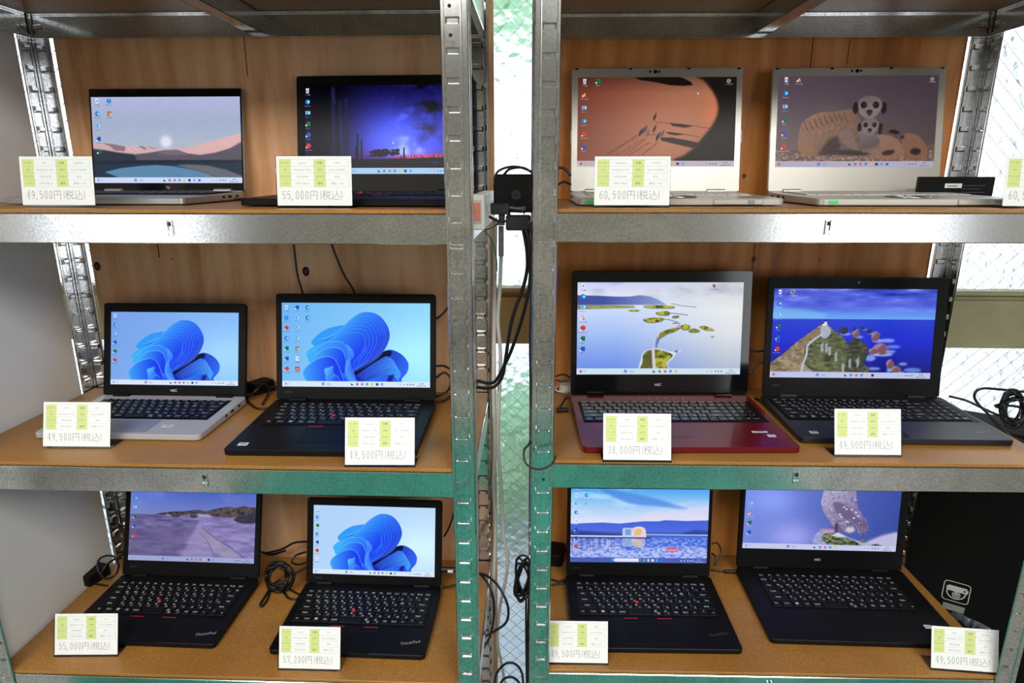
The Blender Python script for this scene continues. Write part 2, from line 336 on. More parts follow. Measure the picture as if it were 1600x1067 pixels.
def wp_bloom(bg, icons, seed=1, dim=1., tone=0):
    p = Paint(box=(38, 53, 1543, 915)); c0, c1 = bg
    t = np.clip(p.X/p.w*.75+p.Y/p.h*.25, 0, 1)[..., None]; p.a = col(c0)*(1-t)+col(c1)*t
    g = np.exp(-(((p.X-560)/180)**2+((p.Y-210)/120)**2))[..., None]; p.a += g*.10
    p.fill([(1060, 560), (1130, 530), (1200, 545), (1270, 590), (1315, 650), (1325, 700), (1310, 760), (1260, 820), (1200, 880), (760, 880), (800, 720)], p.lin((900, 600), (20, 30, 150), (1300, 760), (45, 105, 250)), smooth=True)
    A = spl([(600, 372), (715, 240), (830, 160), (905, 145), (985, 158), (1050, 200), (1110, 285), (1133, 370), (1122, 440), (1080, 530), (1000, 620), (880, 700), (775, 745)])
    B = spl([(470, 475), (600, 415), (720, 380), (810, 378), (855, 400), (868, 450), (860, 520), (830, 570), (790, 620), (755, 660), (745, 700), (748, 730), (760, 760)])
    p.fill([(770, 700), (940, 640), (1075, 545), (1150, 545), (1120, 610), (900, 770), (830, 815), (785, 790)], (8, 14, 60), smooth=True)
    for i, yy in enumerate((0, 1, 2, 3, 4)):
        e = yy*.2; q = [(800+20*yy, 800+10*yy), (930, 700+22*yy), (1040+8*yy, 630+24*yy), (1110+18*yy, 600+26*yy), (1180+16*yy, 650+28*yy), (1210+5*yy, 760+15*yy), (1170, 880), (840, 880)]
        p.fill(q, p.lin((820, 800), (16, 40, 180), (1200, 640+60*yy), (50+4*yy, 125+8*yy, 252)), smooth=True); p.line(q[:5], 1.4, (110, 165, 255), .8, True)
    p.fill([(830, 880), (960, 830), (1080, 785), (1150, 790), (1200, 830), (1190, 880)], p.lin((850, 860), (45, 120, 250), (1190, 800), (40, 90, 240)), smooth=True)
    p.fill([(1120, 800), (1180, 780), (1150, 880), (1100, 880)], (15, 20, 110), .8, 2)
    p.fill([(340, 450), (400, 382), (500, 318), (600, 290), (690, 285), (640, 350), (590, 420), (470, 500), (380, 500), (350, 480)], p.lin((340, 460), (45, 160, 250), (640, 340), (55, 150, 250)), smooth=True)
    for k in range(5): p.line([(400+k*35, 430-8*k), (470+k*28, 425-14*k), (520+k*22, 395-16*k)], 1.2, (120, 205, 255), .7, True); p.line([(420+k*35, 440-8*k), (480+k*28, 440-14*k), (540+k*20, 410-14*k)], 2.4, (20, 90, 220), .5, True)
    S = [0, .07, .14, .22, .32, .44, .58, .74, .9]
    for k, sv in enumerate(S):
        q = A*(1-sv)+B*sv
        p.fill(np.vstack([q, [(720, 760), (560, 470)]]), p.lin((560, 330), (50, 165, 252), (1080-260*sv, 640-60*sv), (25, 55, 238)), 1)
        p.line(q, 1.5, (95, 170, 255), .75); p.line(q+[3, 4], 1.5, (60, 130, 250), .5)
        dk = np.vstack([q[60:], q[60:][::-1]+[14, -8]]) if len(q) > 60 else q
    for k in range(7):
        sv = .02+.05*k; q = A*(1-sv)+B*sv; q = q[52:]; p.line(q, 2.2, (14, 22, 130), .55); p.line(q+[2, -3], 1., (90, 130, 255), .6)
    p.fill([(880, 430), (905, 560), (800, 660), (745, 700), (760, 640), (840, 560), (870, 500)], p.lin((880, 430), (45, 110, 250), (760, 700), (30, 80, 240)), .9, 1)
    p.fill([(285, 572), (340, 515), (440, 478), (560, 450), (640, 452), (700, 500), (735, 600), (745, 700), (790, 880), (600, 880), (450, 700), (330, 672), (300, 620)], p.lin((285, 560), (60, 185, 250), (700, 620), (45, 115, 250)), smooth=True)
    p.line([(340, 560), (460, 470), (560, 450), (640, 452), (700, 500)], 1.6, (130, 210, 255), .9, True)
    p.fill([(370, 585), (480, 525), (580, 512), (650, 540), (690, 620), (700, 720), (660, 780), (560, 680), (400, 660), (330, 640)], p.lin((370, 585), (65, 175, 250), (660, 650), (25, 65, 240)), smooth=True)
    p.line([(370, 585), (480, 525), (580, 512), (650, 540), (685, 620), (695, 700)], 1.6, (130, 205, 255), .9, True)
    p.fill([(700, 480), (760, 540), (770, 600), (730, 660), (735, 780), (700, 700), (705, 560)], p.lin((700, 480), (80, 160, 250), (740, 700), (40, 95, 245)), smooth=True)
    for k in range(5):
        q = [(735-10*k, 600+15*k), (722-9*k, 680+8*k), (735-12*k, 770), (790-14*k, 850), (860-20*k, 890)]; p.line(q, 5, (50, 110+10*k, 250), .9, True); p.line(q, 1.1, (140, 190, 255), .9, True)
    p.fill([(250, 770), (285, 710), (380, 640), (480, 606), (550, 615), (600, 670), (640, 770), (680, 890), (320, 890), (275, 840)], p.lin((250, 760), (62, 165, 250), (580, 740), (25, 60, 240)), smooth=True)
    p.line([(252, 765), (285, 710), (380, 640), (480, 606), (550, 615), (600, 670), (640, 770), (675, 870)], 1.8, (130, 200, 255), .9, True)
    p.fill([(470, 735), (520, 712), (560, 700), (560, 760), (610, 800), (650, 880), (500, 880), (480, 800)], p.lin((470, 760), (90, 195, 252), (600, 820), (25, 70, 240)), 1, 1, True)
    p.fill([(530, 880), (530, 830), (560, 800), (600, 810), (640, 870), (640, 885)], p.lin((530, 830), (40, 130, 250), (620, 880), (20, 50, 220)), smooth=True); p.line([(528, 860), (530, 830), (560, 800), (600, 810), (640, 870)], 1.3, (150, 210, 255), .9, True)
    if tone: p.a = p.a*col(tone)
    bar(p, (218, 232, 250)); desk(p, icons); return p
def wp_lake():
    p = Paint(box=(25, 40, 1570, 930)); p.a = p.ramp([40, 300, 600], [(176, 184, 222), (164, 176, 205), (178, 186, 203)])
    p.ell(790, 500, 70, 68, (205, 212, 235), .9, 6); p.ell(790, 500, 46, 46, (226, 230, 246), .9, 3)
    p.fill([(25, 520), (120, 512), (240, 522), (340, 545), (400, 538), (470, 556), (530, 545), (640, 560), (720, 578), (880, 578), (1040, 553), (1200, 510), (1400, 460), (1570, 415), (1570, 700), (25, 700)], p.lin((25, 520), (205, 170, 172), (1570, 560), (222, 178, 178)))
    for q in ([(120, 512), (240, 525), (350, 548), (370, 560), (345, 600), (250, 590), (200, 545)], [(500, 548), (540, 545), (590, 575), (560, 580)], [(590, 548), (700, 575), (640, 570)]): p.fill(q, (120, 105, 112), .8, 1)
    for q in ([(360, 545), (380, 560), (430, 600)], [(430, 555), (500, 600)]): p.line(q, 2, (245, 215, 212), .8)
    p.fill([(25, 575), (150, 590), (300, 615), (450, 632), (600, 615), (760, 590), (900, 585), (1000, 620), (1150, 640), (1300, 615), (1450, 570), (1570, 510), (1570, 720), (25, 720)], p.ramp([570, 640, 720], [(100, 95, 112), (96, 88, 100), (84, 84, 98)]), 1, 1)
    p.fill([(25, 575), (150, 590), (300, 615), (450, 632), (480, 700), (25, 720)], (40, 52, 66), .85, 3); p.fill([(760, 590), (900, 585), (1010, 625), (900, 640), (700, 620)], (128, 108, 120), .8, 3)
    p.fill([(1100, 645), (1300, 618), (1450, 575), (1570, 500), (1570, 700), (1100, 690)], (88, 86, 100), .8, 4)
    p.rect(25, 690, 1570, 880, (42, 56, 72)); p.fill([(25, 700), (1570, 690), (1570, 720), (25, 730)], (34, 44, 58), .8, 2)
    p.fill([(130, 815), (300, 775), (500, 752), (680, 742), (860, 755), (1050, 790), (1200, 830), (1320, 880), (300, 880)], (92, 136, 172), 1, 1)
    p.fill([(880, 745), (1000, 735), (1200, 745), (1400, 790), (1560, 850), (1570, 880), (1320, 880), (1200, 830), (1050, 790)], (104, 106, 116), 1, 2)
    p.a += (p.noise(30, 60, 4)[..., None]-.5)*.03
    bar(p, (205, 218, 248), n=8); desk(p, [['bin', 'wave', 'pc', 'blue', 'green'], ['ask', 'ring']], x0=25, dx=52, y0=16, dy=53, r=10); return p
def wp_night():
    p = Paint(box=(50, 50, 1560, 1012), seed=3); X, Y = p.X/p.w, p.Y/p.h
    p.a = p.ramp([50, 400, 700, 830, 900], [(12, 8, 60), (28, 30, 150), (55, 55, 200), (90, 50, 150), (30, 12, 30)])
    g = np.exp(-(((X-.6)/.26)**2+((Y-.62)/.33)**2))[..., None]; p.a += g*col((45, 65, 110))
    g2 = np.exp(-(((X-.12)/.22)**2))[..., None]; p.a *= 1-.9*g2
    n = p.noise(9, 7, 8, 5); band = np.exp(-((X-(.72-.05*(Y*2)+.1*(n-.5)))/.09)**2); p.a += (band*np.clip(n-.42, 0, 1)*2.3)[..., None]*col((110, 140, 255))
    d = np.exp(-((X-.8)/.10)**2)*np.clip(p.noise(10, 7, 12, 5)-.42, 0, 1)*5; p.a *= np.clip(1-d*np.clip(1.1-Y*1.4, 0, 1), .12, 1)[..., None]
    for _ in range(900):
        x, y = p.rs.randint(60, p.w), p.rs.randint(0, 270); p.a[y, x] += p.rs.rand()**3*.9*(.4+.6*min(x/300, 1))
    p.ell(905, 672, 9, 9, (210, 230, 255), 1, 1)
    sk = (14, 14, 34)
    p.fill([(900, 820), (1560, 790), (1560, 880), (900, 880)], (225, 70, 60), .8, 4); p.fill([(560, 800), (1000, 830), (1000, 880), (560, 880)], (70, 30, 110), .6, 5)
    for x, w, y in ((330, 22, 60), (395, 14, 200), (455, 18, 180), (562, 12, 560), (600, 10, 620), (545, 8, 690), (1008, 9, 715)):
        p.fill([(x-w, 880), (x-w*.8, y+20), (x, y), (x+w*.8, y+20), (x+w, 880)], (20, 26, 62) if x < 500 else sk, 1, 0)
    p.line([(405, 400), (412, 870)], 4, (30, 70, 110), .7); p.line([(335, 150), (352, 240)], 2, (60, 80, 150), .7)
    for i in range(60):
        x = 690+p.rs.rand()*260; y = 740+p.rs.rand()*70-abs(x-900)*-.05; p.ell(x, y, 22, 12, sk, .9)
    p.fill([(0, 860), (700, 850), (980, 845), (1560, 825), (1560, 960), (0, 960)], (12, 10, 26))
    for i in range(40): x = 960+p.rs.rand()*600; p.line([(x, 850), (x+p.rs.randn()*8, 800+p.rs.rand()*40)], 2, sk, .9)
    p.ell(1300, 888, 45, 14, (40, 60, 130), .7, 3); bar(p, (165, 205, 240), y=335); desk(p, [['bin', 'wave', 'pc', 'green', 'blue', 'red']], True, x0=14, y0=20, dy=45, r=10); return p
def wp_desert():
    p = Paint(box=(40, 48, 1570, 915), seed=5); X, Y = p.X/p.w, p.Y/p.h
    p.a = p.lin((40, 100), (128, 62, 48), (900, 700), (190, 122, 94)); g = np.exp(-(((X-.5)/.35)**2+((Y-.5)/.5)**2))[..., None]; p.a += g*col((22, 18, 12))
    p.a *= (.9+.04*(p.noise(3, 40, 3)-.5))[..., None]; p.a *= np.clip(.72+Y*1.6, 0, 1)[..., None]
    p.a += np.exp(-((X-.87)/.07)**2)[..., None]*np.clip(1-abs(Y-.42)*2.2, 0, 1)[..., None]*col((40, 8, -8))
    p.fill([(1180, 30), (1250, 80), (1330, 170), (1385, 270), (1400, 360), (1380, 450), (1330, 540), (1260, 630), (1180, 730), (1090, 800), (1000, 870), (1600, 900), (1600, 20)], (26, 21, 19), 1, 5, True)
    p.fill([(560, 40), (640, 75), (780, 95), (930, 125), (1060, 132), (1150, 125), (1130, 95), (1060, 60), (1000, 40)], (22, 15, 14), 1, 1)
    sh = (48, 34, 30)
    for q in ([(930, 490), (1060, 500), (1160, 520), (1090, 536), (970, 520)], [(900, 575), (1000, 585), (1090, 600), (1000, 610), (930, 598)], [(850, 630), (960, 630), (1090, 655), (1230, 685), (1180, 735), (1000, 695), (860, 660)]): p.fill(q, sh, .95, 1)
    for a in ([(800, 482), (940, 492), (1150, 515), (1330, 545)], [(900, 578), (1090, 600), (1230, 628)], [(860, 640), (1090, 655), (1240, 690)], [(720, 605), (830, 600)]): p.line(a, 2, sh, .8)
    for x, y, c in ((790, 425, (40, 32, 34)), (795, 525, (170, 90, 80)), (680, 555, (58, 62, 84)), (655, 575, (40, 36, 40)), (725, 585, (120, 92, 80)), (840, 600, (66, 74, 98)), (820, 620, (44, 40, 44)), (870, 585, (96, 84, 80)), (790, 540, (52, 42, 44)), (705, 540, (70, 70, 86))):
        p.fill([(x-16, y+35), (x-12, y), (x+4, y-18), (x+14, y-42), (x+16, y-8), (x+8, y+18), (x-2, y+40)], c, .95)
        p.line([(x-6, y+20), (x-12, y+50)], 1.5, c)
    for (x0, y0), (x1, y1) in (((335, 790), (640, 595)), ((360, 790), (640, 610)), ((430, 800), (690, 640)), ((500, 800), (700, 650)), ((550, 800), (740, 680)), ((680, 800), (820, 680)), ((300, 820), (600, 620))):
        for t in np.arange(0, 1, .045): p.ell(x0+(x1-x0)*t+p.rs.randn()*3, y0+(y1-y0)*t+p.rs.randn()*3, 5, 3.5, (90, 44, 36), .9)
    p.line([(1200, 198), (1206, 216)], 3, (250, 250, 250)); bar(p, (196, 186, 198), red=True)
    desk(p, [['bin', 'cone', 'pc', 'wave', 'red', 'blue'], ['green']], True, x0=27, dx=54, y0=16, dy=53, r=10); icon(p, 'disc', 608, 16, 8, True); return p
def fur(p, M, c, n, L, ang, seed, al=.5):
    r = np.random.RandomState(seed); ys, xs = np.nonzero(M > .5)
    if len(ys) == 0: return
    b = p.box; p.box = (0, 0, p.w, p.h)
    for i in r.randint(0, len(ys), n):
        a = ang+r.randn()*.35; x, y = xs[i], ys[i]; cc = tuple(np.array(c)*(.7+.6*r.rand())); p.line([(x, y), (x+L*math.cos(a), y+L*math.sin(a))], 1.1, cc, al)
    p.box = b
def wp_meerkats():
    p = Paint(box=(22, 48, 1520, 897), seed=6); X, Y = p.X/p.w, p.Y/p.h
    p.a = p.ramp([48, 400, 750], [(80, 66, 76), (92, 78, 86), (108, 90, 92)]); p.a += (np.exp(-((X-.33)/.1)**2-((Y-.4)/.12)**2)*.06)[..., None]*col((120, 150, 20)); p.a *= (1.08-.25*X)[..., None]
    p.fill([(22, 760), (180, 735), (400, 770), (1250, 800), (1400, 690), (1520, 680), (1520, 860), (22, 860)], (104, 84, 80), 1, 2)
    for i in range(420):
        x, y = p.rs.rand()*1500+22, 745+p.rs.rand()*100
        if 250 < x < 1230 and y < 780: y += 40
        v = p.rs.rand(); p.ell(x, y, 8+p.rs.rand()*10, 5+p.rs.rand()*5, (110+70*v, 86+62*v, 74+62*v), .8)
    c1 = (140, 104, 84)
    def body(q, cc, n=500, L=8, ang=2.2, s=1):
        M = p.fill(q, cc, 1, 1, True); fur(p, M, cc, n, L, ang, s); return M
    M = body([(1225, 590), (1330, 590), (1410, 650), (1455, 730), (1450, 800), (1380, 820), (1250, 815), (1215, 720)], (130, 94, 76), 300, 8, 1.8, 2); p.ell(1345, 750, 50, 32, (44, 30, 30), .9, 2)
    body([(980, 500), (1060, 488), (1140, 500), (1200, 560), (1235, 610), (1210, 640), (1150, 620), (1080, 590), (1000, 590)], (92, 72, 70), 200, 7, 2.6, 3); p.fill([(1080, 565), (1130, 545), (1190, 575), (1150, 590)], (26, 20, 24), .9, 1, True); p.ell(1213, 615, 18, 12, (40, 32, 34), .9, 1); p.ell(1000, 570, 16, 24, (30, 24, 26), .9, 1)
    body([(960, 600), (1080, 600), (1170, 640), (1225, 720), (1235, 790), (1160, 825), (980, 820), (880, 790), (900, 700)], (142, 106, 86), 500, 8, 1.4, 4); p.fill([(1030, 760), (1100, 735), (1150, 745), (1120, 778), (1050, 785)], (52, 36, 34), .9, 2, True)
    M = p.fill([(245, 560), (270, 480), (340, 420), (440, 385), (560, 380), (660, 362), (740, 362), (800, 430), (830, 540), (800, 640), (700, 690), (560, 740), (420, 785), (290, 780), (240, 720), (235, 640)], p.lin((260, 480), (150, 112, 92), (700, 760), (104, 82, 72)), 1, 1, True)
    fur(p, M, (150, 114, 92), 1400, 10, 2.3, 7)
    for i in range(9):
        x = 285+i*46; y0 = 500-abs(i-1)*5-i*14+abs(i)*2; p.line([(x, max(395, y0-20)), (x+14, max(395, y0-20)+38), (x+30, max(395, y0-20)+70)], 5, (84, 54, 46), .55)
        p.line([(x-20, max(420, y0+35)), (x, max(420, y0+35)+40)], 4, (92, 62, 52), .45)
    p.fill([(420, 785), (520, 640), (600, 600), (640, 700), (600, 780)], (58, 48, 48), .8, 5); p.fill([(240, 700), (300, 660), (380, 700), (400, 790), (280, 790)], (146, 112, 82), .7, 5)
    M = p.fill([(610, 580), (680, 540), (740, 560), (780, 650), (850, 730), (900, 760), (880, 790), (800, 770), (700, 700), (640, 640)], (124, 102, 92), 1, 1, True); fur(p, M, (130, 108, 98), 200, 8, 1, 8)
    p.fill([(600, 740), (720, 735), (870, 745), (930, 780), (800, 790), (620, 780)], (60, 48, 48), .9, 3)
    p.fill([(800, 560), (820, 640), (790, 700), (850, 740), (960, 720), (1000, 660), (960, 590), (900, 560)], p.lin((820, 560), (120, 112, 118), (900, 740), (96, 78, 74)), 1, 2, True); p.line([(990, 700), (930, 730), (860, 745)], 14, (120, 98, 92), 1, True)
    for cx, cy, s in ((893, 335, 1.), (905, 515, .72)):
        for sx in (-1, 1): p.ell(cx+sx*(132 if s == 1 else 98), cy+10, 27*s, 56*s, (36, 28, 34), 1, 1)
        M = p.fill([(cx-110*s, cy-20*s), (cx-90*s, cy-75*s), (cx-30*s, cy-100*s), (cx+30*s, cy-100*s), (cx+95*s, cy-70*s), (cx+115*s, cy-10*s), (cx+85*s, cy+60*s), (cx+30*s, cy+105*s), (cx-30*s, cy+105*s), (cx-90*s, cy+60*s)], p.lin((cx, cy-100*s), (108, 92, 92), (cx, cy+100*s), (140, 124, 124)), 1, 1, True)
        fur(p, M, (140, 126, 130), 300, 5, -1.5, 9, .4)
        for sx in (-1, 1): p.ell(cx+sx*57*s, cy-18*s, 29*s, 31*s, (34, 24, 28), 1, 1); p.ell(cx+sx*50*s, cy-22*s, 9*s, 9*s, (70, 50, 48))
        p.fill([(cx-24*s, cy+30*s), (cx+24*s, cy+30*s), (cx+26*s, cy+60*s), (cx+10*s, cy+80*s), (cx-10*s, cy+80*s), (cx-26*s, cy+60*s)], (66, 48, 46), 1, 1, True); p.ell(cx, cy+38*s, 16*s, 10*s, (34, 24, 26))
        p.line([(cx-55*s, cy+75*s), (cx-20*s, cy+92*s), (cx+20*s, cy+92*s), (cx+55*s, cy+72*s)], 1.5, (76, 58, 58), .9, True)
    bar(p, (182, 176, 198), n=8, red=True); desk(p, [['bin', 'wave', 'pc', 'green', 'blue', 'red'], ['cone']], True, x0=32, dx=52, y0=14, dy=53, r=10); icon(p, 'disc', 614, 14, 7, True); return p
def wp_islands():
    p = Paint(box=(70, 60, 1497, 858), seed=7); X, Y = p.X/p.w, p.Y/p.h
    p.a = p.ramp([60, 160, 250, 300, 500, 858], [(200, 208, 245), (222, 226, 246), (214, 226, 250), (200, 218, 250), (165, 192, 245), (100, 135, 230)])
    t = np.clip((X-.25)*1.5, 0, 1)[..., None]; p.a = p.a*(1-t)+p.ramp([60, 300, 500, 858], [(206, 210, 214), (232, 234, 236), (222, 226, 232), (168, 182, 205)])*t
    n = p.noise(7, 10, 21, 5); p.a -= (np.clip(n-.45, 0, 1)*.9*np.clip(1-Y*3.4, 0, 1))[..., None]*col((120, 110, 70))
    rip = np.sin(Y*420+p.noise(20, 20, 5)*14)*np.clip(Y-.5, 0, 1)*np.clip(X-.3, 0, 1); p.a -= (rip*.28)[..., None]*col((200, 160, 120))
    p.fill([(70, 170), (250, 175), (400, 182), (520, 182), (600, 170), (640, 174), (700, 182), (760, 205), (810, 235), (840, 252), (70, 255)], p.lin((300, 170), (66, 84, 158), (800, 250), (140, 160, 215)), 1, 1)
    p.fill([(70, 258), (250, 256), (560, 262), (560, 280), (300, 286), (70, 292)], (120, 124, 90), .95, 1)
    for i in range(50): x = 150+p.rs.rand()*420; p.ell(x, 268+p.rs.rand()*12, 18, 4, (150+p.rs.randint(50), 150+p.rs.randint(40), 50), .7)
    def isle(q, hi=(190, 185, 60)):
        M = p.fill([(x, y+6) for x, y in q], (70, 84, 92), .8, 1, True); M = p.fill(q, (128, 128, 44), 1, 0, True); N = p.noise(40, 30, 9)
        p.put(M*np.clip((N-.45)*5, 0, 1), hi, .9); p.put(M*np.clip((.42-N)*6, 0, 1), (60, 66, 34), .9)
    for q in ([(510, 300), (560, 294), (610, 300), (560, 306)], [(640, 262), (760, 255), (900, 265), (880, 280), (700, 278)], [(745, 322), (790, 310), (840, 305), (870, 325), (850, 340), (790, 340)], [(640, 378), (700, 365), (770, 362), (815, 370), (800, 392), (720, 404), (670, 398)], [(890, 352), (940, 345), (950, 355), (910, 366)], [(960, 440), (1000, 420), (1045, 432), (1040, 460), (990, 466)], [(1035, 478), (1075, 455), (1130, 470), (1125, 484), (1070, 490)], [(1130, 442), (1170, 433), (1225, 450), (1260, 470), (1190, 470)], [(1230, 522), (1262, 524), (1245, 530)]): isle(q)
    p.line([(840, 320), (940, 330), (1025, 342)], 3, (120, 124, 110)); p.line([(880, 242), (980, 262), (1095, 272)], 4, (150, 155, 160), .8)
    isle([(780, 520), (800, 485), (860, 462), (960, 448), (920, 480), (860, 500), (790, 540)], (185, 145, 70))
    p.line([(820, 375), (880, 385), (940, 405), (958, 425), (930, 442)], 3, (120, 120, 130), 1, True); p.line([(900, 412), (935, 410)], 4, (110, 110, 115)); p.line([(960, 440), (860, 460), (790, 490), (755, 520), (740, 560), (735, 640)], 5, (196, 198, 215), 1, True)
    p.fill([(765, 530), (790, 545), (770, 600), (758, 640), (752, 600)], (80, 96, 128), .8, 2)
    p.fill([(630, 820), (632, 720), (645, 670), (700, 640), (790, 632), (860, 655), (930, 665), (905, 720), (860, 760), (860, 830)], (235, 238, 245), .8, 2, True)
    isle([(640, 830), (645, 740), (650, 680), (700, 645), (780, 640), (850, 660), (905, 685), (880, 720), (850, 750), (850, 830)]); M = p.fill([(640, 830), (645, 740), (652, 690), (700, 655), (722, 660), (735, 830)], (84, 82, 50), .85, 1)
    p.fill([(722, 636), (745, 636), (752, 720), (768, 830), (738, 830), (728, 740)], (205, 200, 215)); p.ell(940, 656, 22, 8, (90, 100, 110), .9, 1); p.ell(960, 656, 16, 8, (235, 240, 245), .7, 1)
    bar(p, (205, 225, 238), n=5, red=True); desk(p, [['bin', 'wave', 'pc', 'cone', 'red', 'green', 'blue']], x0=22, y0=14, dy=41, r=10); icon(p, 'disc', 526, 14, 8); return p
def wp_cape():
    p = Paint(box=(60, 32, 1512, 832), seed=8); X, Y = p.X/p.w, p.Y/p.h
    p.a = p.ramp([32, 180, 260, 300, 302, 500, 832], [(70, 88, 205), (84, 100, 222), (96, 150, 240), (110, 165, 240), (36, 62, 205), (24, 40, 205), (12, 18, 110)])
    n = p.noise(6, 16, 31, 5); p.a += (np.clip(n-.5, 0, 1)*1.6*np.clip(1-Y*3, 0, 1))[..., None]*col((150, 140, 120)); p.a -= (np.clip(.46-n, 0, 1)*1.5*np.clip(1-Y*3, 0, 1))[..., None]*col((120, 120, 110))
    p.fill([(60, 195), (300, 215), (560, 255), (520, 290), (60, 300)], (130, 195, 240), .6, 5)
    w = np.sin(Y*500+p.noise(14, 14, 2)*16)*(Y > .34); p.a += (w*.05)[..., None]*col((120, 160, 255))
    N = p.noise(50, 36, 11, 3); N2 = p.noise(16, 40, 14, 3)
    def land(q, a, b, lo=(24, 30, 26)):
        M = p.fill(q, a, 1, 0); p.put(M*np.clip((N-.48)*6, 0, 1), b, .8); p.put(M*np.clip((.45-N2)*6, 0, 1), lo, .6); return M
    for x, y, rx, ry in ((705, 405, 38, 32), (800, 385, 16, 18), (873, 380, 22, 14), (935, 408, 26, 20), (820, 435, 36, 28), (1000, 455, 40, 42), (1050, 570, 72, 50), (980, 590, 40, 26), (1145, 705, 36, 42), (1205, 750, 42, 30)):
        p.ell(x+20, y+ry*.9, rx*1.3, ry*.35, (190, 215, 250), .75, 3); q = [(x+rx*math.cos(a)*(1+.2*p.rs.randn()*.6), y+ry*math.sin(a)) for a in np.linspace(0, 2*PI, 10, endpoint=False)]
        p.fill(q, (120, 84, 96) if rx > 25 and y > 420 else (44, 42, 66), 1, 0, True); p.fill([(a, b-ry*.2) for a, b in q[4:9]], (178, 140, 150) if y > 420 else (60, 58, 80), .7, 1)
    for x, y, rx, ry in ((1110, 490, 60, 18), (1160, 545, 65, 16), (1140, 590, 45, 14), (1000, 745, 60, 14), (1140, 762, 24, 16), (1260, 700, 40, 14), (1350, 755, 80, 22), (960, 650, 50, 28)): p.ell(x, y, rx, ry, (170, 200, 250) if rx < 64 else (130, 165, 240), .7, 3)
    land([(540, 320), (600, 390), (680, 440), (740, 510), (800, 560), (850, 640), (860, 790), (60, 790), (60, 700), (170, 620), (300, 500), (420, 410), (500, 350)], (86, 96, 62), (120, 120, 84))
    land([(760, 520), (800, 460), (850, 480), (910, 520), (935, 560), (930, 650), (900, 700), (960, 740), (960, 790), (740, 790)], (58, 66, 44), (110, 100, 96))
    land([(500, 350), (300, 500), (170, 620), (60, 700), (60, 790), (340, 790), (370, 560), (480, 450)], (132, 118, 88), (170, 150, 128), (80, 70, 60))
    p.fill([(500, 370), (545, 350), (590, 400), (580, 450), (540, 475), (500, 450)], (176, 180, 205), .9, 1, True)
    for x, y in ((560, 560), (650, 640), (520, 560), (780, 700), (720, 740), (850, 690), (590, 590)): p.fill([(x-14, y-30), (x+10, y-50), (x+16, y+30), (x-6, y+50)], (180, 180, 196), .75, 1)
    p.line([(510, 440), (440, 490), (390, 545), (385, 620), (360, 700), (345, 790)], 8, (188, 190, 215), .95, True); p.fill([(350, 700), (380, 720), (470, 790), (340, 790)], (190, 188, 190), .6, 2)
    p.fill([(525, 360), (530, 325), (550, 325), (552, 360)], (225, 230, 245)); p.ell(540, 315, 10, 10, (40, 44, 80)); p.rect(512, 345, 530, 362, (220, 225, 245))
    bar(p, (190, 196, 232), n=6, red=True); desk(p, [['bin', 'wave', 'pc', 'green', 'blue', 'red'], ['disc']], True, x0=24, dx=50, y0=14, dy=46, r=9); return p
def wp_beach():
    p = Paint(box=(70, -25, 1490, 815), seed=9); X, Y = p.X/p.w, p.Y/p.h
    p.a = p.ramp([-25, 100, 280, 292, 500, 815], [(60, 90, 195), (84, 106, 192), (118, 130, 190), (96, 92, 142), (112, 104, 152), (122, 112, 158)])
    n = p.noise(4, 5, 5); p.a += (np.clip(n-.45, 0, 1)*np.clip(1-Y*2.6, 0, 1))[..., None]*col((110, 90, 40)); p.a += (np.clip(.9-X*1.5, 0, 1)*np.clip(1-Y*2.6, 0, 1)*.12)[..., None]
    p.fill([(340, 290), (800, 300), (1490, 290), (1490, 815), (620, 815), (800, 480), (860, 340)], (134, 124, 180), .9, 4)
    N = p.noise(12, 30, 6, 4); p.a += ((N-.5)*.28*(Y > .39))[..., None]
    p.fill([(70, 470), (400, 420), (800, 430), (640, 700), (600, 815), (70, 815)], (92, 80, 124), .45, 8); p.fill([(820, 440), (880, 460), (1000, 700), (1060, 815), (660, 815)], (150, 142, 184), .6, 6)
    p.fill([(880, 400), (940, 440), (1200, 640), (1400, 815), (1200, 815), (1010, 650), (900, 520)], (160, 150, 168), .6, 5); p.line([(890, 420), (1050, 540), (1250, 660), (1440, 800)], 5, (92, 80, 124), .8, True); p.line([(880, 500), (950, 560), (1000, 660), (1060, 760)], 4, (100, 88, 130), .7, True)
    q = [(330, 292), (420, 265), (560, 248), (720, 238), (830, 220), (930, 235), (1060, 200), (1190, 175), (1260, 190), (1360, 165), (1430, 180), (1490, 180), (1490, 270), (1350, 290), (1120, 300), (980, 285), (820, 265), (640, 290), (480, 285)]
    M = p.fill(q, (66, 58, 66), 1, 1); N = p.noise(50, 40, 8); p.put(M*np.clip((N-.45)*5, 0, 1), (104, 90, 88), .8); p.put(M*np.clip((.42-N)*6, 0, 1), (34, 34, 50), .8)
    p.fill([(840, 268), (960, 270), (1010, 300), (850, 305)], (176, 166, 206), .8, 2); p.fill([(490, 275), (540, 290), (480, 296)], (170, 162, 200), .8, 1)
    for x, y, rx, ry in ((790, 295, 40, 22), (590, 298, 50, 12), (1380, 320, 130, 45), (1450, 300, 60, 60)): M = p.ell(x, y, rx, ry, (40, 40, 62), .9, 2); fur(p, M, (80, 70, 80), 120, 6, -1.4, 4)
    bar(p, (158, 166, 210)); desk(p, [[None, 'wave', 'pc', 'green', 'blue', 'red']], False, x0=24, y0=8, dy=46, r=9); return p
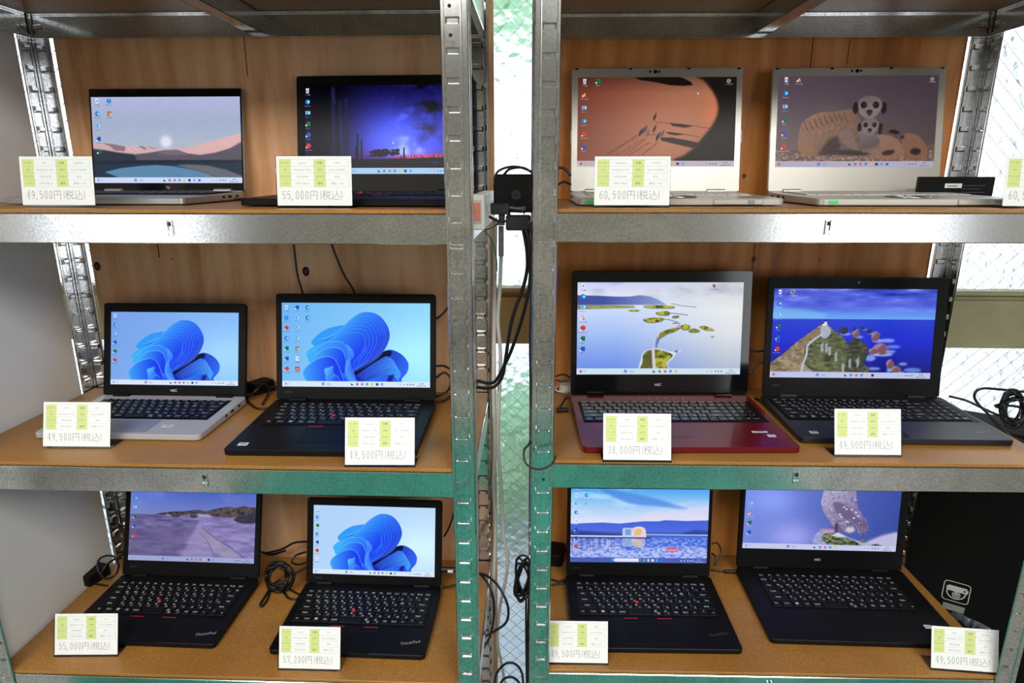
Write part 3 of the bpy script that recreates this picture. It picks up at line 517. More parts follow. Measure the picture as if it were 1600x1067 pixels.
def wp_dome():
    p = Paint(box=(75, -40, 1530, 825), seed=10); X, Y = p.X/p.w, p.Y/p.h
    p.a = p.ramp([-40, 120, 350, 480, 500, 825], [(80, 165, 240), (150, 200, 245), (222, 226, 250), (200, 215, 250), (70, 110, 210), (120, 150, 235)])
    n = p.noise(4, 9, 41, 5); p.a += (np.clip(n-.45, 0, 1)*1.2*np.clip(1-Y*2.2, 0, 1))[..., None]*col((180, 120, 60))
    p.fill([(380, -40), (760, 20), (1000, 80), (1180, 140), (1310, 182), (1240, 196), (1000, 160), (740, 140), (560, 70)], (70, 130, 225), .7, 5, True); p.fill([(900, 230), (1530, 130), (1530, 330), (700, 330)], (240, 220, 245), .5, 12)
    p.fill([(75, 375), (200, 365), (420, 355), (600, 365), (720, 350), (860, 335), (1000, 335), (1080, 320), (1300, 328), (1530, 318), (1530, 500), (75, 520)], p.ramp([330, 450, 510], [(72, 98, 215), (80, 108, 225), (52, 70, 150)]), 1, 1)
    p.fill([(1250, 470), (1400, 430), (1530, 440), (1530, 490), (1250, 490)], (44, 66, 140), .8, 4); p.fill([(75, 450), (300, 460), (620, 500), (620, 520), (75, 520)], (50, 64, 140), .8, 4)
    p.rect(75, 515, 1530, 825, (76, 112, 222)); N = p.noise(50, 60, 13, 3); yy = (Y-.64)/.36
    p.fill([(75, 560), (600, 560), (640, 700), (900, 640), (1530, 640), (1530, 825), (75, 825)], (176, 192, 246), .75, 6); p.put((N > .55)*(Y > .66)*1., (210, 218, 252), .5); p.put((N < .42)*(Y > .66)*1., (74, 104, 210), .55)
    for i in range(60): x = 80+p.rs.rand()*520; p.line([(x, 540), (x+p.rs.randn()*3, 600+p.rs.rand()*110)], 1.6, (44, 66, 150), .6)
    p.rect(860, 486, 1530, 498, (200, 222, 252), .9); p.rect(75, 508, 880, 524, (232, 228, 248)); p.rect(75, 524, 940, 540, (40, 52, 120), .8)
    for dy, al, f in ((0, 1., 1), (1, .6, -1)):
        def Yq(y): return y if dy == 0 else 540+(516-y)*.95
        p.fill([(x, Yq(y)) for x, y in ((626, 516), (626, 430), (640, 415), (740, 415), (740, 516))], (190, 205, 226), al); p.fill([(x, Yq(y)) for x, y in ((655, 500), (655, 430), (715, 430), (715, 500))], (120, 160, 225), al)
        p.fill([(x, Yq(y)) for x, y in ((735, 516), (735, 430), (760, 405), (800, 398), (840, 405), (868, 430), (876, 470), (866, 516))], (236, 208, 226), al, 0, dy == 0); p.fill([(x, Yq(y)) for x, y in ((755, 505), (750, 450), (780, 420), (825, 425), (835, 470), (810, 505))], (226, 196, 120), al, 1)
    p.rect(1100, 652, 1218, 692, (226, 60, 90)); p.rect(1106, 658, 1212, 686, (240, 120, 140), .5); (bx) = p.m([(1159, 683)])[0]; p.text(bx[0], bx[1], 15, 'Lenovo', (255, 250, 250), 1, True)
    M = np.clip((p.Y-338)/22, 0, 1); p.put((p.Y > 336)*1., (66, 84, 168), .85)
    b = p.box; p.box = (0, 0, p.w, p.h); p.rect(214, 339, 316, 356, (226, 228, 246)); p.ell(214, 347.5, 8, 8.5, (226, 228, 246)); p.ell(316, 347.5, 8, 8.5, (226, 228, 246)); p.rect(197, 341, 208, 354, (80, 180, 250))
    for i, c in enumerate([(120, 130, 160), (60, 180, 220), (230, 200, 160), (230, 235, 250), (90, 160, 235), (40, 130, 220)]): p.rect(322+i*20, 342, 333+i*20, 354, c)
    for xx in (520, 536, 552, 564, 576): p.rect(xx-3, 346, xx+3, 352, (225, 230, 250), .8)
    p.box = b; p.text(604, 347, 8, '10:25', (240, 240, 250), 1, True); p.text(604, 356, 8, '2024/11/20', (240, 240, 250), 1, True)
    desk(p, [['bin', 'bin', 'pc', 'wave', 'page', 'blue', 'blue', 'red'], ['', 'wave', 'pc']], True, x0=25, dx=48, y0=-10, dy=42, r=9); return p
def wp_owl():
    p = Paint(box=(40, -230, 1512, 598+22), seed=12); X, Y = p.X/p.w, p.Y/p.h
    p.a = p.lin((40, 0), (120, 140, 226), (1512, 300), (56, 76, 160)); p.a += (np.exp(-((X-.33)/.16)**2-((Y-.85)/.2)**2)*.25)[..., None]*col((255, 190, 150)); p.a += (np.exp(-((X-.2)/.15)**2-((Y-.4)/.2)**2)*.12)[..., None]
    p.fill([(1220, 530), (1350, 460), (1440, 430), (1512, 425), (1512, 590), (1200, 590)], (188, 184, 220), 1, 5, True)
    M = p.fill([(715, 560), (720, 490), (760, 430), (830, 405), (960, 440), (1080, 490), (1200, 530), (1330, 560), (1400, 590), (715, 600)], p.lin((715, 500), (140, 148, 205), (1200, 560), (170, 170, 200)), 1, 1, True)
    N = p.noise(50, 60, 17, 3); p.put(M*np.clip((N-.45)*4, 0, 1), (200, 200, 225), .5)
    for q in ([(790, 490), (850, 440), (940, 450), (1040, 490), (1120, 520), (1160, 570), (900, 570), (830, 530)], [(1160, 510), (1200, 500), (1230, 525), (1180, 530)], [(1270, 560), (1330, 545), (1380, 570), (1290, 585)]): M = p.fill(q, (84, 96, 72), 1, 2, True); p.put(M*np.clip((N-.5)*6, 0, 1), (150, 158, 110), .8); p.put(M*np.clip((.45-N)*6, 0, 1), (36, 42, 40), .8)
    q = [(770, 60), (790, -60), (850, -150), (960, -180), (1060, -130), (1090, 20), (1100, 120), (1150, 220), (1210, 300), (1230, 380), (1210, 430), (1150, 435), (1100, 400), (1060, 435), (1000, 410), (940, 360), (900, 370), (860, 320), (800, 220), (765, 130)]
    M = p.fill(q, p.lin((800, 60), (176, 170, 205), (1150, 360), (110, 96, 140)), 1, 1, True); fur(p, M, (196, 190, 220), 700, 9, 1.2, 3, .6); fur(p, M, (70, 60, 92), 500, 9, 1.1, 4, .6)
    p.fill([(880, 120), (960, 120), (1040, 180), (1110, 260), (1190, 360), (1200, 430), (1150, 430), (1060, 320), (960, 260), (900, 200)], (104, 88, 128), .8, 2, True)
    for x, y in ((965, 265), (985, 165), (1060, 190), (1100, 215), (1025, 315), (1010, 185), (950, 240), (1130, 255), (1085, 275), (1140, 330)): p.ell(x, y, 13, 9, (220, 216, 238), .9, 1)
    for k in range(5): p.line([(1050+30*k, 290+10*k), (1120+22*k, 360), (1150+15*k, 430-6*k)], 3, (196, 186, 216), .7, True); p.line([(1060+30*k, 295+10*k), (1130+20*k, 360), (1160+14*k, 425-6*k)], 3, (50, 42, 76), .8, True)
    p.ell(1060, 400, 45, 30, (214, 206, 216), .9, 4); p.line([(930, 350), (925, 420)], 14, (80, 70, 84)); p.line([(960, 380), (975, 440)], 12, (110, 100, 120))
    p.line([(780, 405), (840, 400), (910, 410)], 9, (176, 130, 160)); p.line([(820, 420), (900, 418)], 5, (200, 160, 176)); p.fill([(880, 465), (950, 430), (1035, 475), (960, 480)], (206, 206, 226), 1, 1)
    bar(p, (196, 202, 236), n=5); desk(p, [['', '', '', 'pc', 'cone', 'green', 'blue']], True, x0=24, y0=30, dy=43, r=9); return p

# price cards: table on top, price line in a thin serif hand below
def arc(cx, cy, rx, ry, a0, a1, n=10): return [(cx+rx*math.cos(math.radians(a)), cy+ry*math.sin(math.radians(a))) for a in np.linspace(a0, a1, n)]
GL = {
 '0': [(arc(.5, .5, .3, .42, 0, 360, 20), 1.)], '4': [([(.62, .06), (.1, .66), (.9, .66)], .6), ([(.64, .06), (.64, .92)], 1.2), ([(.5, .92), (.8, .92)], .6)],
 '9': [(arc(.5, .33, .28, .25, 0, 360, 16), 1.), ([(.78, .3), (.76, .6), (.6, .85), (.3, .92)], 1.)], '5': [([(.78, .1), (.26, .1), (.2, .48)], .9), (arc(.46, .64, .31, .26, -130, 140), 1.1)],
 '6': [(arc(.5, .66, .28, .25, 0, 360, 16), 1.), ([(.72, .08), (.4, .2), (.22, .5), (.23, .7)], 1.)], '7': [([(.2, .24), (.2, .1), (.8, .1), (.5, .92)], 1.)], '2': [(arc(.48, .32, .27, .23, -170, 20), 1.), ([(.74, .4), (.2, .9), (.8, .9), (.82, .78)], 1.)],
 '3': [(arc(.46, .28, .27, .2, -150, 90), 1.), (arc(.46, .69, .3, .22, -90, 150), 1.)], '8': [(arc(.5, .28, .24, .2, 0, 360, 14), 1.), (arc(.5, .7, .29, .22, 0, 360, 14), 1.)], ',': [([(.24, .86), (.26, .96), (.16, 1.06)], 1.4)],
 '(': [(arc(1.0, .5, .4, .55, 130, 230), .9)], ')': [(arc(0, .5, .4, .55, -50, 50), .9)],
 '円': [([(.1, .95), (.1, .1), (.9, .1), (.9, .9), (.8, .95)], 1.1), ([(.5, .1), (.5, .52)], 1.), ([(.1, .52), (.9, .52)], .7)],
 '税': [([(.36, .04), (.08, .14)], .8), ([(.0, .3), (.42, .3)], .7), ([(.22, .12), (.22, .98)], 1.1), ([(.22, .34), (.0, .7)], .8), ([(.24, .4), (.4, .6)], .8), ([(.52, .04), (.6, .2)], 1.), ([(.92, .02), (.78, .2)], 1.), ([(.52, .24), (.9, .24), (.9, .54), (.52, .54), (.52, .24)], .9), ([(.62, .56), (.58, .8), (.4, .98)], .9), ([(.78, .56), (.78, .92), (.98, .92), (.98, .78)], .9)],
 '込': [([(.08, .08), (.18, .2)], 1.1), ([(.02, .4), (.18, .4), (.18, .75), (.04, .9)], .9), ([(.06, .84), (.3, .94), (.98, .97)], 1.), ([(.5, .08), (.6, .08), (.64, .3), (.96, .74)], 1.), ([(.62, .28), (.5, .56), (.32, .76)], .9)]}
def card_picture(price, rows):
    p = Paint(480, 324, bg=(252, 252, 252)); G = (222, 232, 150); ln = (190, 198, 196)
    for x0, x1 in ((18, 92), (240, 314)): p.rect(x0, 20, x1, 200, G)
    for y in (20, 65, 110, 155, 200): p.line([(18, y), (462, y)], 1.3, ln)
    for x in (18, 92, 240, 314, 462): p.line([(x, 20), (x, 200)], 1.3, ln)
    for i, r in enumerate(rows):
        for x, t, c in zip((55, 166, 277, 388), r, ((150, 158, 110), (168, 172, 182), (120, 128, 90), (168, 172, 182))):
            w = glyphs(t)[1]; p.text(x, 49+45*i, min(17, 134/max(w, .1)), t, c, 1, True)
    x = 30; h = 62; y = 224
    for ch in price+'円(税込)':
        w = {',': .5, '(': .62, ')': .5}.get(ch, 1.) if ch not in '円税込' else 1.5
        ww = (.47 if ch not in '円税込' else .94)*h*(w if w < 1 else 1)
        for pts, t in GL[ch]: p.line([(x+a*ww*.92, y+b*h) for a, b in pts], 2.5*t, (112, 114, 120))
        x += ww+(2 if ch != ',' else 8)
    return p
# ---------------------------------------------------------------- the room
def st(o, kind='structure'): o['kind'] = kind; return o
def concrete(name, c0, c1, sc=6, rough=.5):
    m = mat(name, c0, rough); v = coords(m); n = noise(m, v, sc, 6, .6); lk(m, cramp(m, n, [(.3, c0), (.7, c1)]), P_(m)['Base Color']); bump(m, n, .1, .002); return m
FLOOR = concrete('grey_floor', srgb(120, 118, 112), srgb(148, 146, 140)); TEAL = concrete('teal_floor', srgb(18, 108, 94), srgb(32, 128, 112), 5, .6); WALLM = concrete('cream_wall', srgb(196, 190, 176), srgb(210, 204, 190), 3, .8); CEILM = concrete('ceiling_board', srgb(226, 214, 190), srgb(236, 226, 204), 4, .9)
b = MB(); b.box((-4.5, -4.5, -.08), (4.2, .62, 0)); st(b.build('floor', FLOOR))
b = MB(); b.slab(-1.5, -2.75, 1.45, -.25, 0, .006, .01, .001); o = b.build('floor_mat', TEAL); tag(o, 'large teal green mat on the grey floor before the racks', 'mat')
b = MB(); b.box((-4.5, -4.5, 2.6), (4.2, .62, 2.7)); st(b.build('ceiling', CEILM))
b = MB(); b.box((-4.6, -4.5, 0), (-4.5, .62, 2.6)); st(b.build('wall_left', WALLM))
b = MB(); b.box((4.2, -4.5, 0), (4.3, .62, 2.6)); st(b.build('wall_right', WALLM))
DUSK = concrete('shop_wall', srgb(150, 146, 138), srgb(172, 168, 158), 2, .8)
b = MB()                                                             # wall behind the camera with two openings
for a, c in (((-4.5, 0), (-4.25, 2.6)), ((-2.85, 0), (2.25, 2.6)), ((3.55, 0), (4.2, 2.6)), ((-4.25, 0), (-2.85, .65)), ((-4.25, 2.35), (-2.85, 2.6)), ((2.25, 0), (3.55, .45)), ((2.25, 2.45), (3.55, 2.6))): b.box((a[0], -4.5, a[1]), (c[0], -4.4, c[1]))
st(b.build('wall_front', DUSK))
RAILM = concrete('olive_frame', srgb(140, 138, 106), srgb(156, 154, 122), 12, .5)
GX0, GX1 = -1.35, 1.9
ZR0, ZR1 = at(800, 536, .55).z, at(800, 450, .55).z
b = MB()                                                             # wall with the big wired-glass window
for a, c in (((-4.5, 0), (GX0, 2.6)), ((GX1, 0), (4.2, 2.6)), ((GX0, 0), (GX1, .01)), ((GX0, 2.3), (GX1, 2.6))): b.box((a[0], .53, a[1]), (c[0], .62, c[1]))
st(b.build('wall_back', WALLM))
win = empty('window_1', ((GX0+GX1)/2, .57, 0)); st(win)
def wchild(mb, name, m): o = mb.build(name, m); o.parent = win; o.matrix_parent_inverse = Matrix.Translation(-win.location); return o
b = MB(); b.box((GX0, .545, ZR0), (GX1, .60, ZR1-.022)); b.box((GX0, .56, ZR1-.022), (GX1, .60, ZR1-.010)); b.box((GX0, .548, ZR1-.010), (GX1, .60, ZR1)); wchild(b, 'rail', RAILM)
for x in (GX0, GX1-.05): b = MB(); b.box((x, .545, .0), (x+.05, .60, 2.3)); wchild(b, 'window_frame', RAILM)
for z in (.0, 2.25): b = MB(); b.box((GX0+.05, .545, z), (GX1-.05, .60, z+.05)); wchild(b, 'window_frame', RAILM)
def glass():
    m = bpy.data.materials.new('hammered_wired_glass'); m.use_nodes = True; b = P_(m)
    b['Base Color'].default_value = (.97, .99, 1, 1); b['Transmission Weight'].default_value = 1; b['Roughness'].default_value = .2; b['IOR'].default_value = 1.45
    v = coords(m); vo = nd(m, 'ShaderNodeTexVoronoi', feature='SMOOTH_F1'); vo.inputs['Scale'].default_value = 42; vo.inputs['Smoothness'].default_value = .4; lk(m, v, vo.inputs['Vector'])
    n = noise(m, v, 30, 2); s = nd(m, 'ShaderNodeMath', operation='ADD'); lk(m, vo.outputs['Distance'], s.inputs[0]); lk(m, n, s.inputs[1])
    bump(m, s.outputs[0], .8, .006); return m
GLASS = glass()
for z0, z1 in ((.05, ZR0), (ZR1, 2.25)): b = MB(); b.box((GX0+.05, .574, z0), (GX1-.05, .58, z1)); wchild(b, 'pane', GLASS)
WIRE = mat('wire', srgb(90, 94, 98), .5, .3)
b = MB(); sp = .0265; z0, z1, x0, x1 = .05, 2.25, GX0+.05, GX1-.05; w = .0004
def wire(xa, za, xb, zb):
    b.add([(xa-w, .572, za), (xa+w, .572, za), (xb+w, .572, zb), (xb-w, .572, zb), (xa, .5735, za), (xb, .5735, zb)], [(0, 1, 2, 3), (1, 4, 5, 2), (4, 0, 3, 5)])
k = x0-(z1-z0)
while k < x1:
    for sgn in (1, -1):
        # line x = k + (z-z0) or mirrored
        za, zb = max(z0, z0+(x0-k)), min(z1, z0+(x1-k))
        if zb > za:
            xa, xb = k+(za-z0), k+(zb-z0)
            if sgn < 0: xa, xb = x0+x1-xa, x0+x1-xb
            wire(xa, za, xb, zb)
    k += sp*1.414
o = wchild(b, 'wire_mesh', WIRE); st(o, 'stuff')
# outdoors beyond the glass
GROUND = concrete('pale_paving', srgb(196, 200, 204), srgb(214, 216, 218), 3, .8); LEAF = concrete('green_leaves', srgb(150, 205, 158), srgb(190, 232, 192), 9, .6)
b = MB(); b.box((-9, .7, -.1), (9, 16, -.04)); st(b.build('ground', GROUND))
HOUSEM = concrete('pale_render', srgb(176, 192, 198), srgb(204, 216, 218), 2, .9)
hs = empty('house', (6.4, 3.6, 0)); tag(hs, 'added pale blue grey house outdoors, tinting the right window glass', 'house')  # house added to vary the tone seen through the right panes
b = MB(); b.box((-1.9, -.5, -.06), (2.5, .9, 2.6)); b.build('house_wall', HOUSEM, hs)
b = MB(); b.loft([[(-1.9, -.8, 2.6), (2.7, -.8, 2.6), (2.7, 1.8, 2.6), (-1.9, 1.8, 2.6)], [(-1.7, .45, 3.4), (2.5, .45, 3.4), (2.5, .55, 3.4), (-1.7, .55, 3.4)]]); b.build('roof', concrete('slate_roof', srgb(90, 96, 104), srgb(110, 116, 124), 8, .8), hs)
b = MB(); b.box((-1.2, -.52, .9), (-.5, -.49, 1.9)); b.build('window', concrete('dark_pane', srgb(70, 84, 96), srgb(86, 100, 112), 4, .2), hs)
def shrub(name, c, r, n, seed, label, cat):
    rs = random.Random(seed); bm = bmesh.new()
    for i in range(n):
        p = Vector((c[0]+rs.uniform(-1, 1)*r[0], c[1]+rs.uniform(-1, 1)*r[1], c[2]+rs.uniform(-1, 1)*r[2])); q = .5*min(r)*rs.uniform(.7, 1.3)
        mm = bmesh.ops.create_icosphere(bm, subdivisions=2, radius=q, matrix=Matrix.Translation(p))
        for v in mm['verts']: v.co += (v.co-p)*rs.uniform(-.22, .22)
    me = bpy.data.meshes.new(name); bm.to_mesh(me); bm.free(); me.materials.append(LEAF); o = link(name, me); tag(o, label, cat); return o
shrub('hedge', (-.05, 1.75, .28), (.75, .2, .33), 60, 4, 'low green hedge outdoors, blurred behind the wired glass', 'hedge')
tr = empty('tree', (.35, 3.9, 0)); tag(tr, 'green leafy tree outdoors, seen through the top of the glass', 'tree')
BARK = concrete('bark', srgb(84, 66, 50), srgb(104, 84, 64), 20, .9)
b = MB(); b.tube(catmull([(.35, 3.9, -.04), (.3, 3.92, 1.2), (.4, 3.9, 2.6)], 4), .09, 8); o = b.build('trunk', BARK, tr); o.location = (-.35, -3.9, 0)
o = shrub('crown', (.3, 3.9, 3.25), (1.5, .5, .62), 90, 9, None, None); o.parent = tr; o.location = (-.35, -3.9, 0)
# ---------------------------------------------------------------- the two boltless steel racks
ZB = [CZ-.0610*DIST, CZ-.5114*DIST, CZ-.9715*DIST]                    # beam tops of the three shelves
ZT = [z+.0065 for z in ZB]                                            # tops of their boards
ZTOP = 1.851; PW = .0385; RD = .386; SP = .0381; BH = .0445
SLOT0 = CZ+.2186*DIST
def post_mesh(z0, z1, inset, seed):
    b = MB(); zs = [z0]; n = int((SLOT0+.3-z0)/SP)+2; cells = []
    zc = SLOT0+SP*8
    while zc > z0+.02:
        if zc < z1-.012: cells.append((zc-.0045, zc+.0045))
        zc -= SP
    cells.sort()
    U = [(.0, .0025), (.0008, .0008), (.0025, 0), (.0085, 0), (.0098, .0016), (.0110, .0018), (.0325, .0018), (.0338, .0003), (.0372, .0003), (.0385, .0022)]
    for fl in range(2):
        def P(u, w, z): w += inset; u = inset+u*(PW-2*inset)/PW; return (u, w, z) if fl == 0 else (w, u, z)
        def quad(a, c, d, e): f = (0, 1, 2, 3) if fl == 0 else (3, 2, 1, 0); b.add([a, c, d, e], [f])
        for (u0, w0), (u1, w1) in zip(U[:-1], U[1:]):
            if abs(u0-.0110) > 1e-6: quad(P(u0, w0, z0), P(u1, w1, z0), P(u1, w1, z1), P(u0, w0, z1)); continue
            z = z0; a, c = .0122, .0318; w = .0018
            for s0, s1 in cells:
                quad(P(u0, w, z), P(u1, w, z), P(u1, w, s0), P(u0, w, s0))
                quad(P(u0, w, s0), P(a, w, s0), P(a, w, s1), P(u0, w, s1)); quad(P(c, w, s0), P(u1, w, s0), P(u1, w, s1), P(c, w, s1))
                dd = w+.0042; e = .0022; i0, i1, j0, j1 = a+e, c-e, s0+.0016, s1-.0006
                quad(P(i0, dd, j0), P(i1, dd, j0), P(i1, dd, j1), P(i0, dd, j1))
                quad(P(a, w, s0), P(c, w, s0), P(i1, dd, j0), P(i0, dd, j0)); quad(P(i0, dd, j1), P(i1, dd, j1), P(c, w, s1), P(a, w, s1))
                quad(P(a, w, s0), P(i0, dd, j0), P(i0, dd, j1), P(a, w, s1)); quad(P(i1, dd, j0), P(c, w, s0), P(c, w, s1), P(i1, dd, j1))
                z = s1
            quad(P(u0, w, z), P(u1, w, z), P(u1, w, z1), P(u0, w, z1))
    return b
def post(rack, fx, fy, z0, z1, inset, cache={}):
    b = post_mesh(z0, z1, inset, 0)
    if fx < 0: b.v = [(-x, y, z) for x, y, z in b.v]; b.f = [tuple(reversed(f)) for f in b.f]
    if fy < 0: b.v = [(x, -y, z) for x, y, z in b.v]; b.f = [tuple(reversed(f)) for f in b.f]
    o = b.build('post', STEEL, rack, (0 if fx > 0 else rack['w'], 0 if fy > 0 else RD, 0))
    sm = o.modifiers.new('thick', 'SOLIDIFY'); sm.thickness = .0011; sm.offset = -1
    return o
def beam(rack, x0, x1, zt, name='beam', along='x', face=0, side=1):
    # C section; face = position of the outer face, side = +1 when the lips point to +y (or +x)
    prof = [(.0125, 0), (.0012, 0), (.0, -.0012), (.0, -BH+.0015), (.0015, -BH), (.013, -BH), (.013, -BH+.006), (.0118, -BH+.006), (.0118, -BH+.0012), (.0018, -BH+.0012), (.0013, -BH+.002), (.0013, -.0018), (.0018, -.0012), (.0125, -.0012)]
    b = MB(); r0, r1 = [], []
    for p, q in prof:
        t = face+side*p
        if along == 'x': r0.append((x0, t, zt+q)); r1.append((x1, t, zt+q))
        else: r0.append((t, x0, zt+q)); r1.append((t, x1, zt+q))
    b.loft([r0, r1], True); return b.build(name, STEEL, rack)
def make_rack(label, x, y, w, rz):
    k = empty('steel_rack', (x, y, 0), rz); k['w'] = w; tag(k, label, 'shelf rack', 'galvanised boltless racks')
    for fx in (1, -1):
        for fy in (1, -1):
            post(k, fx, fy, .0, .968, .0007); post(k, fx, fy, .968, 2.05, 0)
    for i, z in enumerate(ZB+[ZTOP]):
        beam(k, .004, w-.004, z, face=.0042); beam(k, .004, w-.004, z, face=RD-.0042, side=-1)
        beam(k, .018, RD-.018, z, along='y', face=.0042); beam(k, .018, RD-.018, z, along='y', face=w-.0042, side=-1)
        c = MB(); xm = w/2; c.box((xm-.015, .006, z-.036), (xm+.015, RD-.006, z-.035)); c.box((xm-.015, .006, z-.036), (xm-.014, RD-.006, z-.001)); c.box((xm+.014, .006, z-.036), (xm+.015, RD-.006, z-.001)); c.build('cross_brace', STEEL, k)
        c = MB(); c.slab(.0062, .0062, w-.0062, RD-.0062, z+.0006, z+.0065, .001, .0006); c.build('shelf_board', BOARD, k)
        c = MB(); f = .0042; zc = z-.021; c.box((xm-.0042, f-.0028, zc-.011), (xm-.003, f+.0004, zc+.011)); c.box((xm+.003, f-.0028, zc-.011), (xm+.0042, f+.0004, zc+.011)); c.cyl((xm, f+.0004, zc-.007), .0034, .0022, 10, 'y'); c.build('lock_tab', STEEL, k)
        c = MB(); c.box((xm-.0026, f-.0003, zc+.003), (xm+.0026, f+.0004, zc+.009)); c.build('painted_lock_slot', DARK, k)  # dark plate painted as the shade inside the slot
    return k
LW = .906; LX = -1.0
rackL = make_rack('galvanised steel rack on the left, holding six laptops beside the white board', LX, 0, LW, 0)
RX, RY, RR_, RW_ = -.005, .0393, .0157, .893
rackR = make_rack('galvanised steel rack on the right, holding the silver and red laptops', RX, RY, RW_, RR_)
# small round screw holes in the front posts, their shade painted as dark discs
for rk, pts in ((rackL, [(702, 9), (704, 55), (714, 895), (714.5, 924)]), (rackR, [(849, 749)])):
    for u, v in pts:
        p = rk.matrix_basis.inverted()@at(u, v, .002 if rk is rackL else .0415); b = MB(); b.cyl((p.x, .0022, p.z), .0026, .0006, 10, 'y'); b.build('painted_screw_hole', DARK, rk)
# plywood sheets behind, white board at the left
def sheet(name, x0, x1, y0, th, z0, z1, m, label, cat, rz=0, knots=()):
    b = MB(); b.slab(0, 0, x1-x0, th, 0, z1-z0, .0008, .0006); o = b.build(name, m, None, (x0, y0, z0)); o.rotation_euler = (0, 0, rz)
    tag(o, label, cat)
    return o
PLYL = plywood('plywood_light', srgb(186, 126, 80), srgb(222, 166, 118), srgb(238, 192, 150), 1.3); PLYR = plywood('plywood_dark', srgb(162, 90, 32), srgb(204, 124, 50), srgb(222, 150, 78), 5.1); KNOT = concrete('knot', srgb(50, 30, 20), srgb(84, 52, 32), 60, .6)
PLY = .392
xl = at(137, 375, PLY).x; xr = at(771, 60, PLY).x
pl = sheet('plywood_panel', xl, xr, PLY, .012, .12, 2.0, PLYL, 'pale knotty plywood sheet standing behind the left rack', 'wood panel')
x2l = at(846, 60, PLY+.045).x+.004; x2r = at(1517, 60, PLY+.045).x
pr = sheet('plywood_panel', x2l, x2r, PLY+.04, .012, .12, 2.0, PLYR, 'warm orange plywood sheet standing behind the right rack', 'wood panel', .0157)
for rk, spots in ((pl, [(152, 416, .0075), (478, 424, .008), (268, 404, .0018)]), (pr, [(1178, 405, .006), (1163, 275, .005), (1282, 407, .003)])):
    for u, v, r in spots:
        p = at(u, v, PLY if rk is pl else PLY+.045); b = MB(); b.cyl((0, 0, 0), r*.7, .0006, 14, 'y', 0, r*.5); b.cyl((0, .0002, 0), r, .0004, 14, 'y', 0, r*.95)
        lp = rk.matrix_basis.inverted()@p; o = b.build('knot', KNOT, rk, (lp.x, .0002, lp.z)); o.scale = (1, 1, 1.35)
for rk, spots in ((pl, [(246, 381, 402, .0012), (381, 60, 120, .0009)]), (pr, [(1180, 381, 470, .001), (1272, 60, 110, .001), (1330, 60, 100, .0008)])):
    for u, v0, v1, w in spots:
        Y = PLY if rk is pl else PLY+.045; a = rk.matrix_basis.inverted()@at(u, v0, Y); c = rk.matrix_basis.inverted()@at(u, v1, Y)
        b = MB(); b.box((a.x-w, -.0003, c.z), (a.x+w, .0003, a.z)); b.build('crack', KNOT, rk)
b = MB(); b.slab(0, 0, .006, .498, 0, 1.93, .001, .0008); wb = b.build('white_board', PAINT, None, (-1.0085, -.15, .0)); tag(wb, 'tall white board standing along the left side of the left rack', 'board')
# ---------------------------------------------------------------- laptops
ROWS = [
 ([(n, .9375) for n in 'Esc F1 F2 F3 F4 F5 F6 F7 F8 F9 F10 F11 F12 Ins PrtSc Del'.split()], .62),
 ([('半/全', 1.)]+[(c, 1.) for c in '1ぬ 2ふ 3あ 4う 5え 6お 7や 8ゆ 9よ 0わ -ほ ^へ ¥ー'.split()]+[('BS', 1.)], 1.),
 ([('Tab', 1.4)]+[(c, 1.) for c in 'Qた Wて Eい Rす Tか Yん Uな Iに Oら Pせ @゛ [゜'.split()]+[('Enter', 1.6)], 1.),
 ([('Caps', 1.7)]+[(c, 1.) for c in 'Aち Sと Dし Fは Gき Hく Jま Kの Lり ;れ :け ]む'.split()]+[('Ent', 1.3)], 1.),
 ([('Shift', 2.1)]+[(c, 1.) for c in 'Zつ Xさ Cそ Vひ Bこ Nみ Mも ,ね .る /め \\ろ'.split()]+[('Shift', 1.9)], 1.),
 ([('Fn', 1.), ('Ctrl', 1.2), ('Win', 1.), ('Alt', 1.), ('無変換', 1.1), ('', 2.6), ('変換', 1.1), ('カナ', 1.), ('Alt', 1.), ('Ctrl', 1.), ('←', 1.), ('↑', 1.), ('→', 1.)], 1.)]
NUMP = [['Num', '/', '*', '-'], ['7', '8', '9', '+'], ['4', '5', '6', '+'], ['1', '2', '3', '='], ['0', '.', '00', 'Ent']]
LEG = {}
for r, _ in ROWS:
    for t, w in r: LEG.setdefault(t, len(LEG))
for r in NUMP:
    for t in r: LEG.setdefault(t, len(LEG))
atlas = Paint(16*40, 8*40, bg=(0, 0, 0))
for t, i in LEG.items():
    cx, cy = (i % 16)*40, (i//16)*40
    if len(t) == 2 and ord(t[1]) > 0x3000: atlas.text(cx+5, cy+19, 19, t[0], (255, 255, 255)); atlas.text(cx+20, cy+36, 17, t[1], (230, 230, 230))
    elif t == 'Win': [atlas.rect(cx+10+a, cy+10+b_, cx+17+a, cy+17+b_, (255, 255, 255)) for a in (0, 9) for b_ in (0, 9)]
    elif t: atlas.text(cx+20, cy+25, min(17, 34/max(glyphs(t)[1], .1)), t, (255, 255, 255), 1, True)
ATL = atlas.image('key_legends'); ATL.colorspace_settings.name = 'Non-Color'
